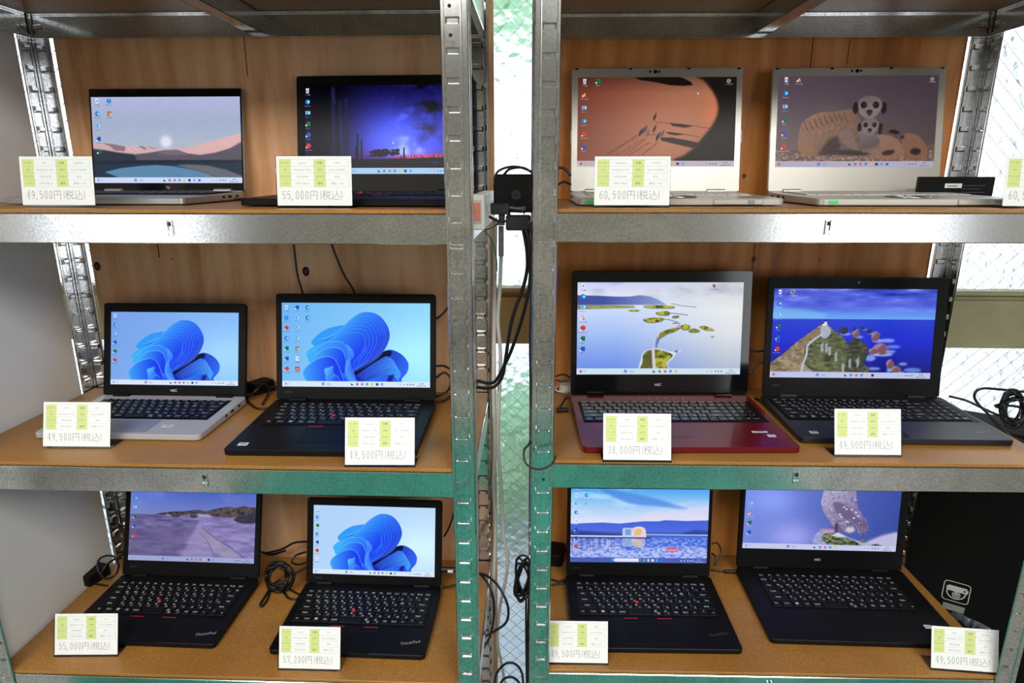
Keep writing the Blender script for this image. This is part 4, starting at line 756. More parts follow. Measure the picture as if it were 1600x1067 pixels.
def key_mat(name, base, legend, rough=.4):
    m = mat(name, base, rough); N = lambda op, a, c=None: _m(m, op, a, c)
    tcn = nd(m, 'ShaderNodeTexCoord'); sp = nd(m, 'ShaderNodeSeparateXYZ'); lk(m, tcn.outputs['Object'], sp.inputs[0])
    at_ = nd(m, 'ShaderNodeAttribute', attribute_type='OBJECT', attribute_name='legend')
    s = .0142
    u = N('ADD', N('DIVIDE', sp.outputs['X'], s), .5); v = N('ADD', N('DIVIDE', sp.outputs['Y'], s), .5)
    ins = N('MULTIPLY', N('MULTIPLY', N('GREATER_THAN', u, 0.), N('LESS_THAN', u, 1.)), N('MULTIPLY', N('GREATER_THAN', v, 0.), N('LESS_THAN', v, 1.)))
    c_ = N('MODULO', N('ADD', at_.outputs['Fac'], .01), 16.); c_ = N('FLOOR', c_); r_ = N('FLOOR', N('DIVIDE', N('ADD', at_.outputs['Fac'], .01), 16.))
    uu = N('DIVIDE', N('ADD', c_, u), 16.); vv = N('SUBTRACT', 1., N('DIVIDE', N('SUBTRACT', N('ADD', r_, 1.), v), 8.))
    cb = nd(m, 'ShaderNodeCombineXYZ'); lk(m, uu, cb.inputs[0]); lk(m, vv, cb.inputs[1]); t = nd(m, 'ShaderNodeTexImage'); t.image = ATL; lk(m, cb.outputs[0], t.inputs[0])
    mx = nd(m, 'ShaderNodeMix', data_type='RGBA'); lk(m, N('MULTIPLY', t.outputs[0], ins), mx.inputs[0]); mx.inputs[6].default_value = base; mx.inputs[7].default_value = legend; lk(m, mx.outputs[2], P_(m)['Base Color']); return m
def _m(m, op, a, c=None):
    n = nd(m, 'ShaderNodeMath', operation=op)
    for i, x in enumerate((a, c)):
        if x is None: continue
        if isinstance(x, (int, float)): n.inputs[i].default_value = x
        else: lk(m, x, n.inputs[i])
    return n.outputs[0]
KEYB = key_mat('black_keys', srgb(12, 12, 14), srgb(225, 225, 225), .5); KEYS = key_mat('silver_keys', srgb(188, 186, 180), srgb(50, 50, 54)); KEYG = key_mat('glossy_keys', srgb(16, 14, 18), srgb(200, 205, 215), .15)
P_(KEYB)['Specular IOR Level'].default_value = .25
SILVER = plastic('silver_shell', srgb(186, 184, 178), .32, 1500); P_(SILVER)['Metallic'].default_value = .35
ALU = plastic('aluminium_shell', srgb(176, 176, 178), .34, 1500); P_(ALU)['Metallic'].default_value = .6
GREY = plastic('light_grey_shell', srgb(172, 172, 176), .4, 1200)
RED = mat('wine_red_gloss', srgb(100, 6, 20), .3, .2, .3); P_(RED)['Coat Weight'].default_value = .25; PIANO = mat('piano_black', srgb(8, 8, 10), .1)
REDLINE = mat('red_stripe', srgb(190, 30, 40), .4); REDDOT = mat('red_rubber', srgb(205, 30, 36), .5); LOGOG = mat('grey_lettering', srgb(176, 178, 182), .35, .3); LOGOW = mat('white_lettering', srgb(225, 225, 228), .4); LOGOD = mat('dark_lettering', srgb(84, 86, 92), .35, .4)
STICK = mat('white_sticker', srgb(228, 230, 234), .4); STG = mat('green_sticker', srgb(60, 220, 110), .5); CHROME = mat('chrome', srgb(200, 200, 205), .15, 1.); PADM = plastic('touchpad_grey', srgb(132, 134, 140), .3)
LENS = mat('camera_lens', srgb(10, 10, 12), .1); INK = mat('sticker_ink', srgb(120, 124, 134), .5); TEALK = mat('teal_lettering', srgb(60, 120, 150), .4)
def logo(body, h, m, parent, loc, rot=(0, 0, 0), name='logo', bold=0):
    me = glyph_mesh(body); me.name = name; me.transform(Matrix.Scale(h/.7, 4)); xs = [v.co.x for v in me.vertices]
    me.transform(Matrix.Translation((-(min(xs)+max(xs))/2, 0, 0))); me.materials.clear(); me.materials.append(m)
    o = link(name, me, parent, loc); o.rotation_euler = rot; return o
keycache = {}
def key(kb, lap, x, y, z, w, d, t, m, h=.0022):
    kk = (lap, round(w, 5), round(d, 5))
    if kk not in keycache:
        b = MB(); a, c = w/2, d/2; i = .0007; b.loft([[(-a, -c, 0), (a, -c, 0), (a, c, 0), (-a, c, 0)], [(-a, -c, h*.7), (a, -c, h*.7), (a, c, h*.7), (-a, c, h*.7)], [(-a+i, -c+i, h), (a-i, -c+i, h), (a-i, c-i, h), (-a+i, c-i, h)]], True); keycache[kk] = b.mesh('key', m)
    o = link('key', keycache[kk], kb, (x, y, z)); o['legend'] = float(LEG.get(t, LEG[''])); return o

def laptop(idn, label, x, y, z, yaw, w, dep, lw, lh, tilt, scr, pic, body=BLACK, deck=None, lidm=None, bez=BLACK, keys=KEYB, kbx=None, kby=None, kbw=None, style='', brand=None, nump=False, strength=1., screw=.0012):
    L = empty('laptop', (x, y, z), yaw); tag(L, label, 'laptop', None)
    deck = deck or body; lidm = lidm or body; T = .0165; TF = .0125
    zf = lambda px, py, pz: pz if pz < .006 else pz-(T-TF)*min(max(-py/dep, 0), 1)
    b = MB(); b.slab(-w/2, -dep, w/2, .006, .0018, T, .009 if style != 'let' else .012, .0012, zf=zf); b.build('base', body, L)
    slope = math.atan((T-TF)/dep); DZ = lambda yy: T-(T-TF)*(-yy/dep)          # deck height
    for fx in (-1, 1):
        for fy in (-dep+.02, -.02): f = MB(); f.cyl((fx*(w/2-.03), fy, 0), .006, .0019, 10); f.build('rubber_foot', RUBBER, L)
    # keyboard tray and keys
    kbw = kbw or min(w-.03, .285); kx0 = -(kbw)/2 if kbx is None else kbx
    units = 15+(3.9 if nump else 0); u = kbw/units; kd = u*(.62+5*.97)*(1. if u > .0175 else 1.04); kd = min(kd, dep*.5)
    ky = -.022 if kby is None else kby; rowd = kd/5.62
    kb = MB(); kb.box((kx0-.003, -kd-.003, -.0006), (kx0+kbw+.003, .003, .0004)); K = kb.build('keyboard', MATTE if keys is not KEYS else SILVER, L, (0, ky, DZ(ky)+.0002)); K.rotation_euler = (slope, 0, 0)
    yy = 0
    gap = .0022 if keys is not KEYS else .0018
    for ri, (row, hh) in enumerate(ROWS):
        d = rowd*hh; xx = kx0
        for t, wu in row:
            if t == '↑':
                key(K, idn, xx+u*wu/2, yy-d*.27, .0004, u*wu-gap, d*.5-.0012, t, keys, .002); key(K, idn, xx+u*wu/2, yy-d*.76, .0004, u*wu-gap, d*.5-.0012, '', keys, .002)
            else: key(K, idn, xx+u*wu/2, yy-d/2, .0004, u*wu-gap, d-gap, t, keys, .002)
            xx += u*wu
        yy -= d
    if nump:
        for ri in range(5):
            for ci in range(4): key(K, idn, kx0+u*(15.4+ci*.875), -rowd*(.62+ri+.5), .0004, u*.875-gap, rowd-gap, NUMP[ri][ci], keys, .002)
        for ci in range(4): key(K, idn, kx0+u*(15.4+ci*.875), -rowd*.31, .0004, u*.875-gap, rowd*.62-gap, '', keys, .002)
    kc = kx0+(u*15)/2; yk = ky-kd
    pad_w, pad_d = .098, .055
    if style == 'stick':                                               # pointing stick keyboards: red dot, three buttons with red lines
        d = MB(); d.cyl((0, 0, 0), .0036, .002, 12); d.cyl((0, 0, .002), .0036, .0012, 12, r2=.0022); d.build('pointing_stick', REDDOT, K, (kx0+u*6.55, -rowd*(.62+2.95), .002))
        by = yk-.006
        for i, (bx, bw) in enumerate(((-.034, .033), (0, .030), (.034, .033))):
            q = MB(); q.slab(bx-bw/2, -.014, bx+bw/2, 0, 0, .0012, .002, .0004); o = q.build('click_button', MATTE, L, (kc-.004, by, DZ(by)-.0002)); o.rotation_euler = (slope, 0, 0)
            if i != 1: q = MB(); q.box((bx-bw/2+.002, -.0028, .0011), (bx+bw/2-.002, -.0012, .0015)); q.build('red_line', REDLINE, o)
        q = MB(); q.slab(-pad_w/2, -(dep+yk)*0-.056, pad_w/2, 0, 0, .0005, .003, .0002); py = by-.0155; o = q.build('touchpad', MATTE, L, (kc-.004, py, DZ(py)-.0001)); o.rotation_euler = (slope, 0, 0)
    elif style == 'round':                                             # round touchpad with a crescent of buttons
        py = (yk-dep)/2-.004; q = MB(); q.cyl((0, 0, 0), .031, .0008, 40); q.build('touchpad', BLACK, L, (kc, py, DZ(py)-.0004)); q = MB()
        q.tube([(.035*math.cos(a), .035*math.sin(a), .0006) for a in np.linspace(0, 2*PI, 40, endpoint=False)], .0012, 5, closed=True); q.build('touchpad_ring', CHROME, L, (kc, py, DZ(py)))
    else:
        q = MB(); pd = min(.062, dep+yk-.016); q.slab(-pad_w/2, -pd, pad_w/2, 0, 0, .0006, .003, .0002); py = yk-.008; o = q.build('touchpad', PADM if body in (GREY,) else (RED if body is RED else (PADM if body is ALU else MATTE)), L, (kc, py, DZ(py)-.0001)); o.rotation_euler = (slope, 0, 0)
        if body is RED: tag(o, 'wine red touchpad')
    # ports down both sides
    for fx in (-1, 1):
        for i, (py, pw) in enumerate(((-.03, .010), (-.06, .013), (-.085, .009))): q = MB(); q.box((fx*(w/2)-.0004, py-pw/2, .007), (fx*(w/2)+.0004, py+pw/2, .0115)); q.build('port', DARK, L)
    # hinges
    for hx in (-lw*.36, lw*.36):
        q = MB(); q.cyl((hx-.017, .001, T+.001), .0052, .034, 12, 'x'); q.build('hinge', lidm, L)
    # lid with bezel, screen, camera, lettering
    lid = MB(); Mx = Matrix.Rotation(R(90), 4, 'X')
    lid.slab(-lw/2, screw*0+.001, lw/2, lh, 0, .006, .007, .0009, M=Mx); LD = lid.build('lid', lidm, L, (0, .003, T-.001)); LD.rotation_euler = (-R(tilt), 0, 0)
    LD.data.transform(Matrix.Translation((0, .006, 0)))
    sx0, sx1, sz0, sz1 = scr
    q = MB(); o_ = [(-lw/2+.0012, .003), (lw/2-.0012, .003), (lw/2-.0012, lh-.0018), (-lw/2+.0012, lh-.0018)]; i_ = [(sx0, sz0), (sx1, sz0), (sx1, sz1), (sx0, sz1)]
    vs = [(a, -.0014, c) for a, c in o_]+[(a, -.0014, c) for a, c in i_]+[(a, .0004, c) for a, c in i_]+[(a, .0004, c) for a, c in o_]
    fs = [(0, 1, 5, 4), (1, 2, 6, 5), (2, 3, 7, 6), (3, 0, 4, 7)]+[(4+a, 4+(a+1) % 4, 8+(a+1) % 4, 8+a) for a in range(4)]+[(12+a, 12+(a+1) % 4, (a+1) % 4, a) for a in range(4)]
    q.add(vs, fs); q.build('bezel', bez, LD)
    me = bpy.data.meshes.new('screen'); me.from_pydata([(sx0, -.0006, sz0), (sx1, -.0006, sz0), (sx1, -.0006, sz1), (sx0, -.0006, sz1)], [], [(0, 1, 2, 3)]); uv = me.uv_layers.new(); [setattr(uv.data[i], 'uv', c) for i, c in enumerate(((0, 0), (1, 0), (1, 1), (0, 1)))]
    me.materials.append(screen_mat('screen_picture', pic, strength)); link('screen', me, LD)
    q = MB(); cz = lh-(lh-sz1)*.45
    if style == 'round':
        for cx, r in ((-.010, .0022), (.0, .0036), (.007, .0022)): q.cyl((cx-.004, -.0013, cz), r, .0008, 14, 'y')
    else: q.cyl((0, -.0013, cz), .0018, .0006, 12, 'y')
    q.build('camera_lens', LENS, LD)
    if brand: logo(brand, .0052 if brand != 'hp' else .006, LOGOW if brand == 'NEC' else LOGOG, LD, ((sx0+sx1)/2, -.0017, sz0*.5-.002), (R(90), 0, 0))
    if style == 'stick' and brand is None: logo('Lenovo', .0038, LOGOD, LD, (sx0+.014, -.0017, sz0*.55), (R(90), 0, 0))
    if style == 'round':
        for cx in (-lw/2+.009, -.052, .060, lw/2-.009): q = MB(); q.box((cx-.003, -.0032, lh-.004), (cx+.003, -.0008, lh-.0016)); q.build('rubber_stop', BLACK, LD)
        for fx in (-1, 1): q = MB(); q.box((fx*(lw/2)-.0012, -.002, lh*.45-.012), (fx*(lw/2)+.0012, .003, lh*.45+.012)); q.build('side_grip', PADM, LD)
        q = MB(); q.slab(-.02, -.0106, .02, -.004, 0, .0012, .002, .0003); 
        g = MB(); g.slab(w/2-.115, -dep-.0025, w/2-.035, -dep+.004, .003, .0115, .002, .0008); g.build('front_latch_bar', body, L)
        g = MB(); g.box((w/2-.060, -dep-.0032, .0045), (w/2-.049, -dep-.002, .010)); g.build('latch', CHROME, L)
    return L, K, DZ, kc, yk
# ---------------------------------------------------------------- twelve laptops
def im(f, *a): return f(*a).image('desktop_picture')
BG1 = ((120, 160, 232), (140, 198, 252)); BG2 = ((110, 180, 245), (158, 226, 252)); BG3 = ((176, 210, 250), (190, 222, 250))
i_set = ['bin', 'wave', 'pc', 'blue', 'green', 'red']
Z1, Z2, Z3 = ZT
def sticker(L, x, y, z, w=.014, h=.010, m=None, rz=0):
    q = MB(); q.box((-w/2, -h/2, 0), (w/2, h/2, .0003)); o = q.build('sticker', m or STICK, L, (x, y, z)); o.rotation_euler = (0, 0, rz)
    q = MB(); q.box((-w*.32, -h*.12, .0003), (w*.32, h*.22, .0004)); q.build('sticker_print', INK, o); return o
lap = laptop
A_, KA, DZ, kc, yk = lap('A', 'slim silver edged laptop showing a pale desert lake, upper shelf far left', -.742, .345, Z1, 0, .310, .225, .312, .204, 10, (-.152, .152, .018, .187), im(wp_lake), body=ALU, bez=PIANO, lidm=ALU, brand='hp')
B_, *_ = lap('B', 'black laptop showing a blue starry night with cacti, upper shelf beside the post', -.295, .312, Z1, R(-2), .345, .235, .345, .222, 10, (-.157, .152, .036, .203), im(wp_night), style='stick')
CC, KC, DZ, kc, yk = lap('C', 'silver laptop showing camels on an orange dune, upper shelf right of the gap', .233, .347, Z1, R(.5), .333, .225, .330, .238, 10, (-.153, .153, .050, .220), im(wp_desert), body=SILVER, bez=SILVER, keys=KEYS, style='round', strength=.88)
sticker(CC, -.148, -.2255, .008, .014, .001, STG); g = MB(); g.box((-.155, -.2262, .0045), (-.138, -.2248, .0095)); g.build('green_sticker', STG, CC)
DD, *_ = lap('D', 'silver laptop showing meerkats huddled together, upper shelf far right', .621, .357, Z1, 0, .333, .235, .330, .238, 10, (-.153, .151, .049, .222), im(wp_meerkats), body=SILVER, bez=SILVER, keys=KEYS, style='round', strength=.9)
g = MB(); g.box((-.150, -.2362, .0045), (-.136, -.2348, .0095)); g.build('green_sticker', STG, DD)
g = MB(); g.slab(.112, -.2385, .150, -.2352, .004, .009, .001, .0004); g.build('clear_clip', clear_mat('clear_plastic'), DD)
EE, _, DZ, kc, yk = lap('E', 'small grey laptop with silver deck showing a blue ribbon flower, middle shelf far left', -.757, .286, Z2, 0, .308, .188, .306, .196, 15, (-.137, .137, .024, .177), im(wp_bloom, BG1, [i_set]), body=GREY, lidm=BLACK, brand='NEC', kbw=.262)
sticker(EE, .075, -.150, DZ(-.15)+.0003, .020, .011)
FF, _, DZ, kc, yk = lap('F', 'black laptop showing a blue ribbon flower with many icons, middle shelf beside the post', -.368, .276, Z2, R(.7), .333, .234, .331, .220, 13, (-.153, .154, .028, .201), im(wp_bloom, BG2, [['bin', 'ask', 'red', 'wave', 'green', 'blue', 'red'], ['blue', 'pc', 'pc', 'pc', 'ring', 'page', 'pdf'], ['wave', 'wave']]), style='stick')
sticker(FF, -.140, -.212, DZ(-.21)+.0003, .017, .012)
GG, KG, DZ, kc, yk = lap('G', 'wine red laptop showing a road over green islands, on the middle shelf', .264, .331, Z2, R(2.2), .376, .252, .374, .262, 8, (-.175, .169, .045, .238), im(wp_islands), body=RED, lidm=PIANO, bez=PIANO, keys=KEYG, brand='NEC', nump=True, kbw=.345, kby=-.040)
sticker(GG, .155, -.205, DZ(-.2)+.0003, .014, .010); sticker(GG, .140, -.188, DZ(-.19)+.0003, .028, .006)
for i in range(6): g = MB(); g.cyl((-.045+i*.018, -.018, DZ(-.018)), .0012, .0004, 8); g.build('indicator_light', LOGOW, GG)
HH, _, DZ, kc, yk = lap('H', 'large black laptop showing a lighthouse on a cape, on the middle shelf', .664, .337, Z2, R(.2), .374, .208, .365, .250, 8, (-.170, .160, .040, .226), im(wp_cape), body=plastic('charcoal_shell', srgb(24, 26, 31), .42), bez=BLACK, style='stick', nump=True, kbw=.352)
sticker(HH, -.155, -.185, DZ(-.18)+.0003, .015, .010)
II, _, DZ, kc, yk = lap('I', 'black laptop showing a sandy beach track, lower shelf far left', -.771, .269, Z3, R(-.7), .317, .196, .316, .222, 18, (-.146, .146, .034, .198), im(wp_beach), style='stick', kbw=.28)
logo('ThinkPad', .0075, LOGOG, II, (.128, -.172, DZ(-.17)+.0004), (0, 0, R(12)))
JJ, _, DZ, kc, yk = lap('J', 'small black laptop with a dark frame showing a blue ribbon flower, on the lower shelf', -.351, .256, Z3, R(-.8), .303, .197, .302, .190, 15, (-.136, .136, .022, .174), im(wp_bloom, BG3, [['bin', 'wave', 'green', 'wave', 'blue', 'red', 'page']]), style='stick', kbw=.272)
logo('ThinkPad', .0072, LOGOG, JJ, (.118, -.168, DZ(-.17)+.0004), (0, 0, R(14)))
KK, _, DZ, kc, yk = lap('K', 'black laptop showing a lit glass cabin by a lake, lower shelf right of the gap', .238, .309, Z3, R(1.1), .327, .217, .322, .228, 8, (-.153, .153, .033, .205), im(wp_dome), style='stick', kbw=.288)
logo('ThinkPad', .0075, LOGOD, KK, (.128, -.180, DZ(-.18)+.0004), (0, 0, R(14)))
MM, _, DZ, kc, yk = lap('M', 'wide black laptop showing an owl on a mossy rock, lower shelf far right', .657, .351, Z3, R(-.3), .374, .226, .372, .252, 6, (-.176, .168, .048, .242), im(wp_owl), brand='NEC', kbw=.300, kbx=-.150)
sticker(MM, .140, -.178, DZ(-.178)+.0003, .014, .010)
logo('ThinkPad', .0075, LOGOD, HH, (.150, -.178, DZ(-.17)+.0004), (0, 0, R(14)))

# ---------------------------------------------------------------- price cards in clear stands
PAPERB = mat('paper_edge', srgb(240, 240, 238), .7); ACR = clear_mat('clear_acrylic', (.98, .99, .99, 1))
def card(u0, v0, u1, v1, z, price, rows, label, Y=None, w=.118, tilt=16):
    if Y is None: a, b_ = onz(u0, v0, z+.001), onz(u1, v1, z+.001); c = (a+b_)/2; yaw = math.atan2(b_.y-a.y, b_.x-a.x); w = (b_-a).length*.985
    else: c = at((u0+u1)/2, (v0+v1)/2, Y); yaw = 0
    h = .0815 if Y is None else .0775
    T = empty('price_card', (c.x, c.y, z), yaw); tag(T, label, 'price card', 'price cards in clear stands')
    t = R(tilt); M = Matrix.Rotation(R(90)-t, 4, 'X')
    m = print_mat('printed_price', card_picture(price, rows).image('price_print'))
    b = MB(); hw = w/2-.001; b.box((-hw, .0026, -.0004), (hw, h-.001, .0), 1, M); me = b.mesh('paper', [m, PAPERB]); uv = me.uv_layers.new()
    for p in me.polygons:
        if p.index == 1:
            p.material_index = 0
            for li, cc in zip(p.loop_indices, ((0, 0), (1, 0), (1, 1), (0, 1))): uv.data[li].uv = cc
    o = link('paper', me, T, (0, .0006, .0012))
    b = MB(); b.box((-w/2, 0, .0002), (w/2, h+.0015, .0014), 0, M); b.box((-w/2, 0, -.0018), (w/2, h, -.0006), 0, M); b.box((-w/2, .0, .0), (w/2, .036, .0012)); b.build('acrylic_stand', ACR, T, (0, .0006, .0002))
    return T
def rw(mk, model, cpu='Core i5-8250U', mem='8GB', note='無線ＬＡＮ', ssd='SSD256GB'): return [['メーカー', mk, '型番', model], ['OS', 'Windows11 Pro', 'CPU', cpu], ['ディスク', ssd, 'メモリ', mem], ['ソフト', 'WPS Office2', '備考', note]]
card(32, 322.5, 152, 323, Z1, '49,500', rw('HP', 'x360 830'), 'price card reading 49,500 before the pale desert lake screen', .045, tilt=8)
card(431, 323, 553, 324, Z1, '55,000', rw('Lenovo', 'L590'), 'price card reading 55,000 before the starry night screen', .045, tilt=8)
card(926.7, 319.5, 1047, 320, Z1, '60,500', rw('Panasonic', 'CF-LV8'), 'price card reading 60,500 before the camel screen', .075, tilt=8)
card(1567, 322, 1689, 322.5, Z1, '60,500', rw('Panasonic', 'CF-LV8'), 'price card reading 60,500 cut by the right edge of the photo', .075, tilt=8)
card(65, 699.7, 173, 700.5, Z2, '49,500', rw('NEC', 'VK-T'), 'price card reading 49,500 before the small grey laptop')
card(537, 729, 649.3, 729.3, Z2, '49,500', rw('Lenovo', 'L14'), 'price card reading 49,500 beside the post on the middle left shelf')
card(940.8, 721, 1050.5, 722, Z2, '38,000', rw('NEC', 'LaVie'), 'price card reading 38,000 before the wine red laptop')
card(1302.8, 712.7, 1410, 713.5, Z2, '49,500', rw('Lenovo', 'L15'), 'shiny price card reading 49,500 before the lighthouse screen')
card(83.4, 1025.7, 184.8, 1025, Z3, '55,000', rw('Lenovo', 'X1'), 'price card reading 55,000 before the sandy beach screen')
card(433.9, 1046.5, 532.6, 1048.7, Z3, '57,200', rw('Lenovo', 'X13'), 'price card reading 57,200 on the lower left shelf')
card(853, 1037.4, 951.3, 1038.9, Z3, '49,500', rw('Lenovo', 'T490'), 'price card reading 49,500 before the lake cabin screen')
card(1453.2, 1045.8, 1561.7, 1054, Z3, '49,500', rw('NEC', 'VersaPro'), 'shiny price card reading 49,500 at the corner before the owl screen')
# ---------------------------------------------------------------- power strip, adapters and cables
def pix(L): return [at(*p) for p in L]
def cable(name, label, cat, lines, r=.0026, m=None, group=None):
    mk = []
    for L in lines: b = MB(); b.tube(catmull(L, 7), r, 7); mk.append(b)
    if len(mk) < 2: o = mk[0].build(name, m or RUBBER); return tag(o, label, cat, group)
    if name == 'coiled_cable':
        b = MB(); [b.add(k.v, k.f, 0, True) for k in mk]; return tag(b.build(name, m or RUBBER), label, cat, group)
    p = Vector(lines[0][0]); t = empty(name, p); tag(t, label, cat, group)
    for b in mk: o = b.build('strand', m or RUBBER, t); o.location = -p
    return t
LOGOR = mat('dark_relief', srgb(44, 44, 48), .3)
# white power strip fixed along the inside of the left rack's right hand posts
p0 = at(746, 332, .06)
ps = empty('power_strip', (p0.x, p0.y, p0.z-.027)); tag(ps, 'white power strip with a red rocker switch, fixed beside the left rack post', 'power strip')
b = MB(); b.slab(-.0105, -.027, .0105, .027, 0, .26, .003, .0015, M=Matrix(((1, 0, 0, 0), (0, 0, 1, 0), (0, 1, 0, .027), (0, 0, 0, 1)))); b.f = [tuple(reversed(f)) for f in b.f]; b.build('housing', WHITEP, ps)
b = MB(); b.box((-.0072, -.0008, .010), (.0072, .0006, .046)); b.build('switch_frame', mat('switch_frame', srgb(200, 196, 190), .4), ps)
b = MB(); b.box((-.005, -.0016, .014), (.005, .0004, .029)); b.box((-.005, -.0026, .029), (.005, .0004, .042)); b.build('rocker_switch', mat('red_rocker', srgb(228, 140, 122), .3), ps)
for k in range(5): b = MB(); b.box((.0103, .045+k*.042, .016), (.0109, .062+k*.042, .038)); b.build('socket', mat('socket_face', srgb(206, 206, 202), .4), ps)
# adapter
pa = at(806, 302, .15)
ad = empty('power_adapter', (pa.x, pa.y, pa.z-.031), R(3)); tag(ad, 'black square power adapter with a round maker mark, hanging in the gap', 'adapter')
b = MB(); b.slab(-.037, .0, .037, .062, -.014, .014, .007, .003, M=Matrix.Rotation(R(90), 4, 'X')); b.build('case', MATTE, ad)
b = MB(); b.cyl((.0, -.0138, .029), .0078, .0008, 24, 'y'); b.build('maker_mark', LOGOR, ad); logo('hp', .007, BLACK, ad, (0, -.0149, .0265), (R(90), 0, R(0)), 'mark_lettering')
b = MB(); b.tube(catmull([(-.02, -.006, .061), (-.01, -.01, .070), (.012, -.01, .072), (.034, -.006, .060)], 6), .0022, 6); b.tube(catmull([(-.036, -.01, .042), (-.030, -.012, .066), (.0, -.012, .074), (.036, -.01, .062)], 6), .0022, 6); b.build('lead', RUBBER, ad)
# plug in the strip, with ribbed neck
pp = at(771, 326, .10); pl_ = empty('power_plug', pp); tag(pl_, 'black plug with ribbed neck pushed into the white power strip', 'plug')
b = MB(); b.slab(-.004, -.009, .026, .009, -.009, .009, .003, .0015); b.build('plug_body', RUBBER, pl_)
b = MB()
for k in range(7): b.cyl((.026+k*.0036, 0, .001-k*.0006), .0062-.0002*k, .0026, 12, 'x')
b.cyl((.024, 0, 0), .0048, .028, 10, 'x'); b.build('strain_relief', RUBBER, pl_)
b = MB(); b.slab(.020, -.010, .060, .010, -.034, -.010, .004, .002); b.build('adapter_body', RUBBER, pl_)
b = MB(); b.box((-.006, -.0055, .0035), (-.004, -.0035, .0095)); b.build('prong', CHROME, pl_)
tg = at(829, 363, .10); b = MB(); b.box((-.0035, -.0004, -.016), (.0035, .0004, .016)); o = b.build('cable_tag', STICK, None, tg); o.rotation_euler = (0, R(-10), 0); tag(o, 'small white printed tag hanging on the black gap cables', 'tag')
b = MB(); [b.box((-.0022, -.0006, -.012+k*.0045), (.0022, -.0004, -.0105+k*.0045)) for k in range(6)]; b.build('tag_print', INK, o)
cable('black_cable', 'thick black cables swinging down the gap to the left rack', 'cable', [
    pix([(822, 345, .10), (828, 390, .10), (828, 440, .11), (818, 490, .12), (800, 545, .14), (786, 575, .16), (770, 598, .2), (742, 594, .22)]),
    pix([(816, 348, .11), (824, 400, .11), (820, 440, .12), (800, 500, .12), (790, 560, .13), (784, 590, .15), (768, 606, .2), (740, 604, .24)])], .0032)
cable('black_cable', 'thin black cable running down beside the right rack post into a small loop', 'cable', [
    pix([(826, 345, .06), (832, 380, .06), (831, 440, .06), (828, 520, .05), (829, 600, .05), (830, 660, .05), (828, 690, .04), (819, 704, .02), (822, 724, .01), (840, 733, .0), (860, 727, .0), (866, 718, .01), (868, 712, .03)])], .0019)
cable('black_cable', 'short black loops under the hanging power adapter', 'cable', [
    pix([(764, 338, .11), (778, 345, .11), (800, 345, .11), (812, 340, .12)]), pix([(795, 332, .10), (800, 350, .10), (815, 357, .10), (826, 356, .10)]), pix([(832, 345, .09), (833, 360, .09), (832, 372, .09)])], .0022)
GREEN = mat('green_wire', srgb(28, 96, 66), .4)
cable('earth_wire', 'thin green earth wire curling from the power strip to a clear clip', 'wire', [pix([(779, 348, .12), (770, 355, .12), (758, 360, .12), (764, 368, .12), (772, 384, .12), (776, 408, .12), (776, 424, .12)])], .0012, GREEN)
b = MB(); q = at(776, 428, .12); b.tube([q, q+Vector((0, 0, -.012))], .0022, 8); o = b.build('wire_clip', clear_mat('clip_plastic', (.9, .95, .95, 1))); tag(o, 'small clear clip at the end of the green wire', 'clip')
WC = plastic('white_cable', srgb(214, 212, 206), .4)
cable('white_cable', 'thick white cable hanging down the gap behind its thinner neighbour', 'cable', [pix([(783, 400, .2), (781, 450, .2), (778, 500, .2), (782, 560, .2), (779, 640, .2), (778, 700, .21), (783, 760, .21), (786, 830, .22), (793, 870, .23), (790, 905, .24), (781, 950, .25), (777, 1000, .26), (784, 1040, .27), (790, 1075, .28)])], .0036, WC)
cable('white_cable', 'flat white cable hanging nearest the wooden panel edge in the gap', 'cable', [pix([(774, 340, .3), (773, 420, .3), (772, 520, .3), (771, 620, .3), (773, 700, .3), (771, 760, .3), (774, 820, .3), (772, 900, .31), (771, 980, .31)])], .0042, WC)
b = MB(); pts = pix([(784, 332, .2), (784, 348, .2)]); b.tube(pts, .0058, 12); pts = pix([(783, 346, .2), (783, 352, .2)]); b.tube(pts, .0066, 12); pts = pix([(783, 353, .2), (783, 400, .2)]); b.tube(pts, .0048, 12)
o = b.build('conduit', plastic('grey_conduit', srgb(176, 172, 170), .35)); tag(o, 'short grey conduit pipe below the power adapter', 'pipe')
def coil(name, label, center, Y, rx, ry, n, seed, r=.0024, tails=(), spread=.02, tiltc=0):
    rs = random.Random(seed); L = []
    for k in range(n):
        a0 = rs.uniform(0, 6.28); q = []
        ex, ey = rx*rs.uniform(.6, 1.), ry*rs.uniform(.7, 1.); ox, oy = rs.uniform(-.2, .2)*rx, rs.uniform(-.2, .2)*ry; t = tiltc+rs.uniform(-.3, .3)
        for i in range(9):
            a = a0+i/8*2*PI*.98; du, dv = ex*math.cos(a), ey*math.sin(a); q.append((center[0]+ox+du*math.cos(t)-dv*math.sin(t), center[1]+oy+du*math.sin(t)+dv*math.cos(t), Y+rs.uniform(-.5, .5)*spread))
        L.append(pix(q))
    return cable(name, label, 'cable', L+[pix(t) for t in tails], r)
coil('coiled_cable', 'bundled black cable hanging in the gap against the right rack post', (817, 905), .17, 12, 34, 9, 3, .0022, [[(808, 930, .15), (806, 890, .15), (809, 872, .15), (820, 868, .15), (828, 880, .15), (826, 930, .15)], [(822, 930, .15), (822, 990, .15), (823, 1075, .15)], [(826, 930, .16), (825, 1000, .16), (826, 1075, .16)]])
cable('black_cable', 'black cable looping out of the lower left shelf into the gap', 'cable', [pix([(742, 897, .3), (758, 898, .25), (778, 915, .22), (793, 945, .2), (792, 970, .2), (775, 985, .22), (756, 995, .26)]), pix([(740, 895, .3), (752, 898, .25), (768, 925, .22), (772, 960, .22), (765, 995, .25), (752, 1018, .3)])], .0028)
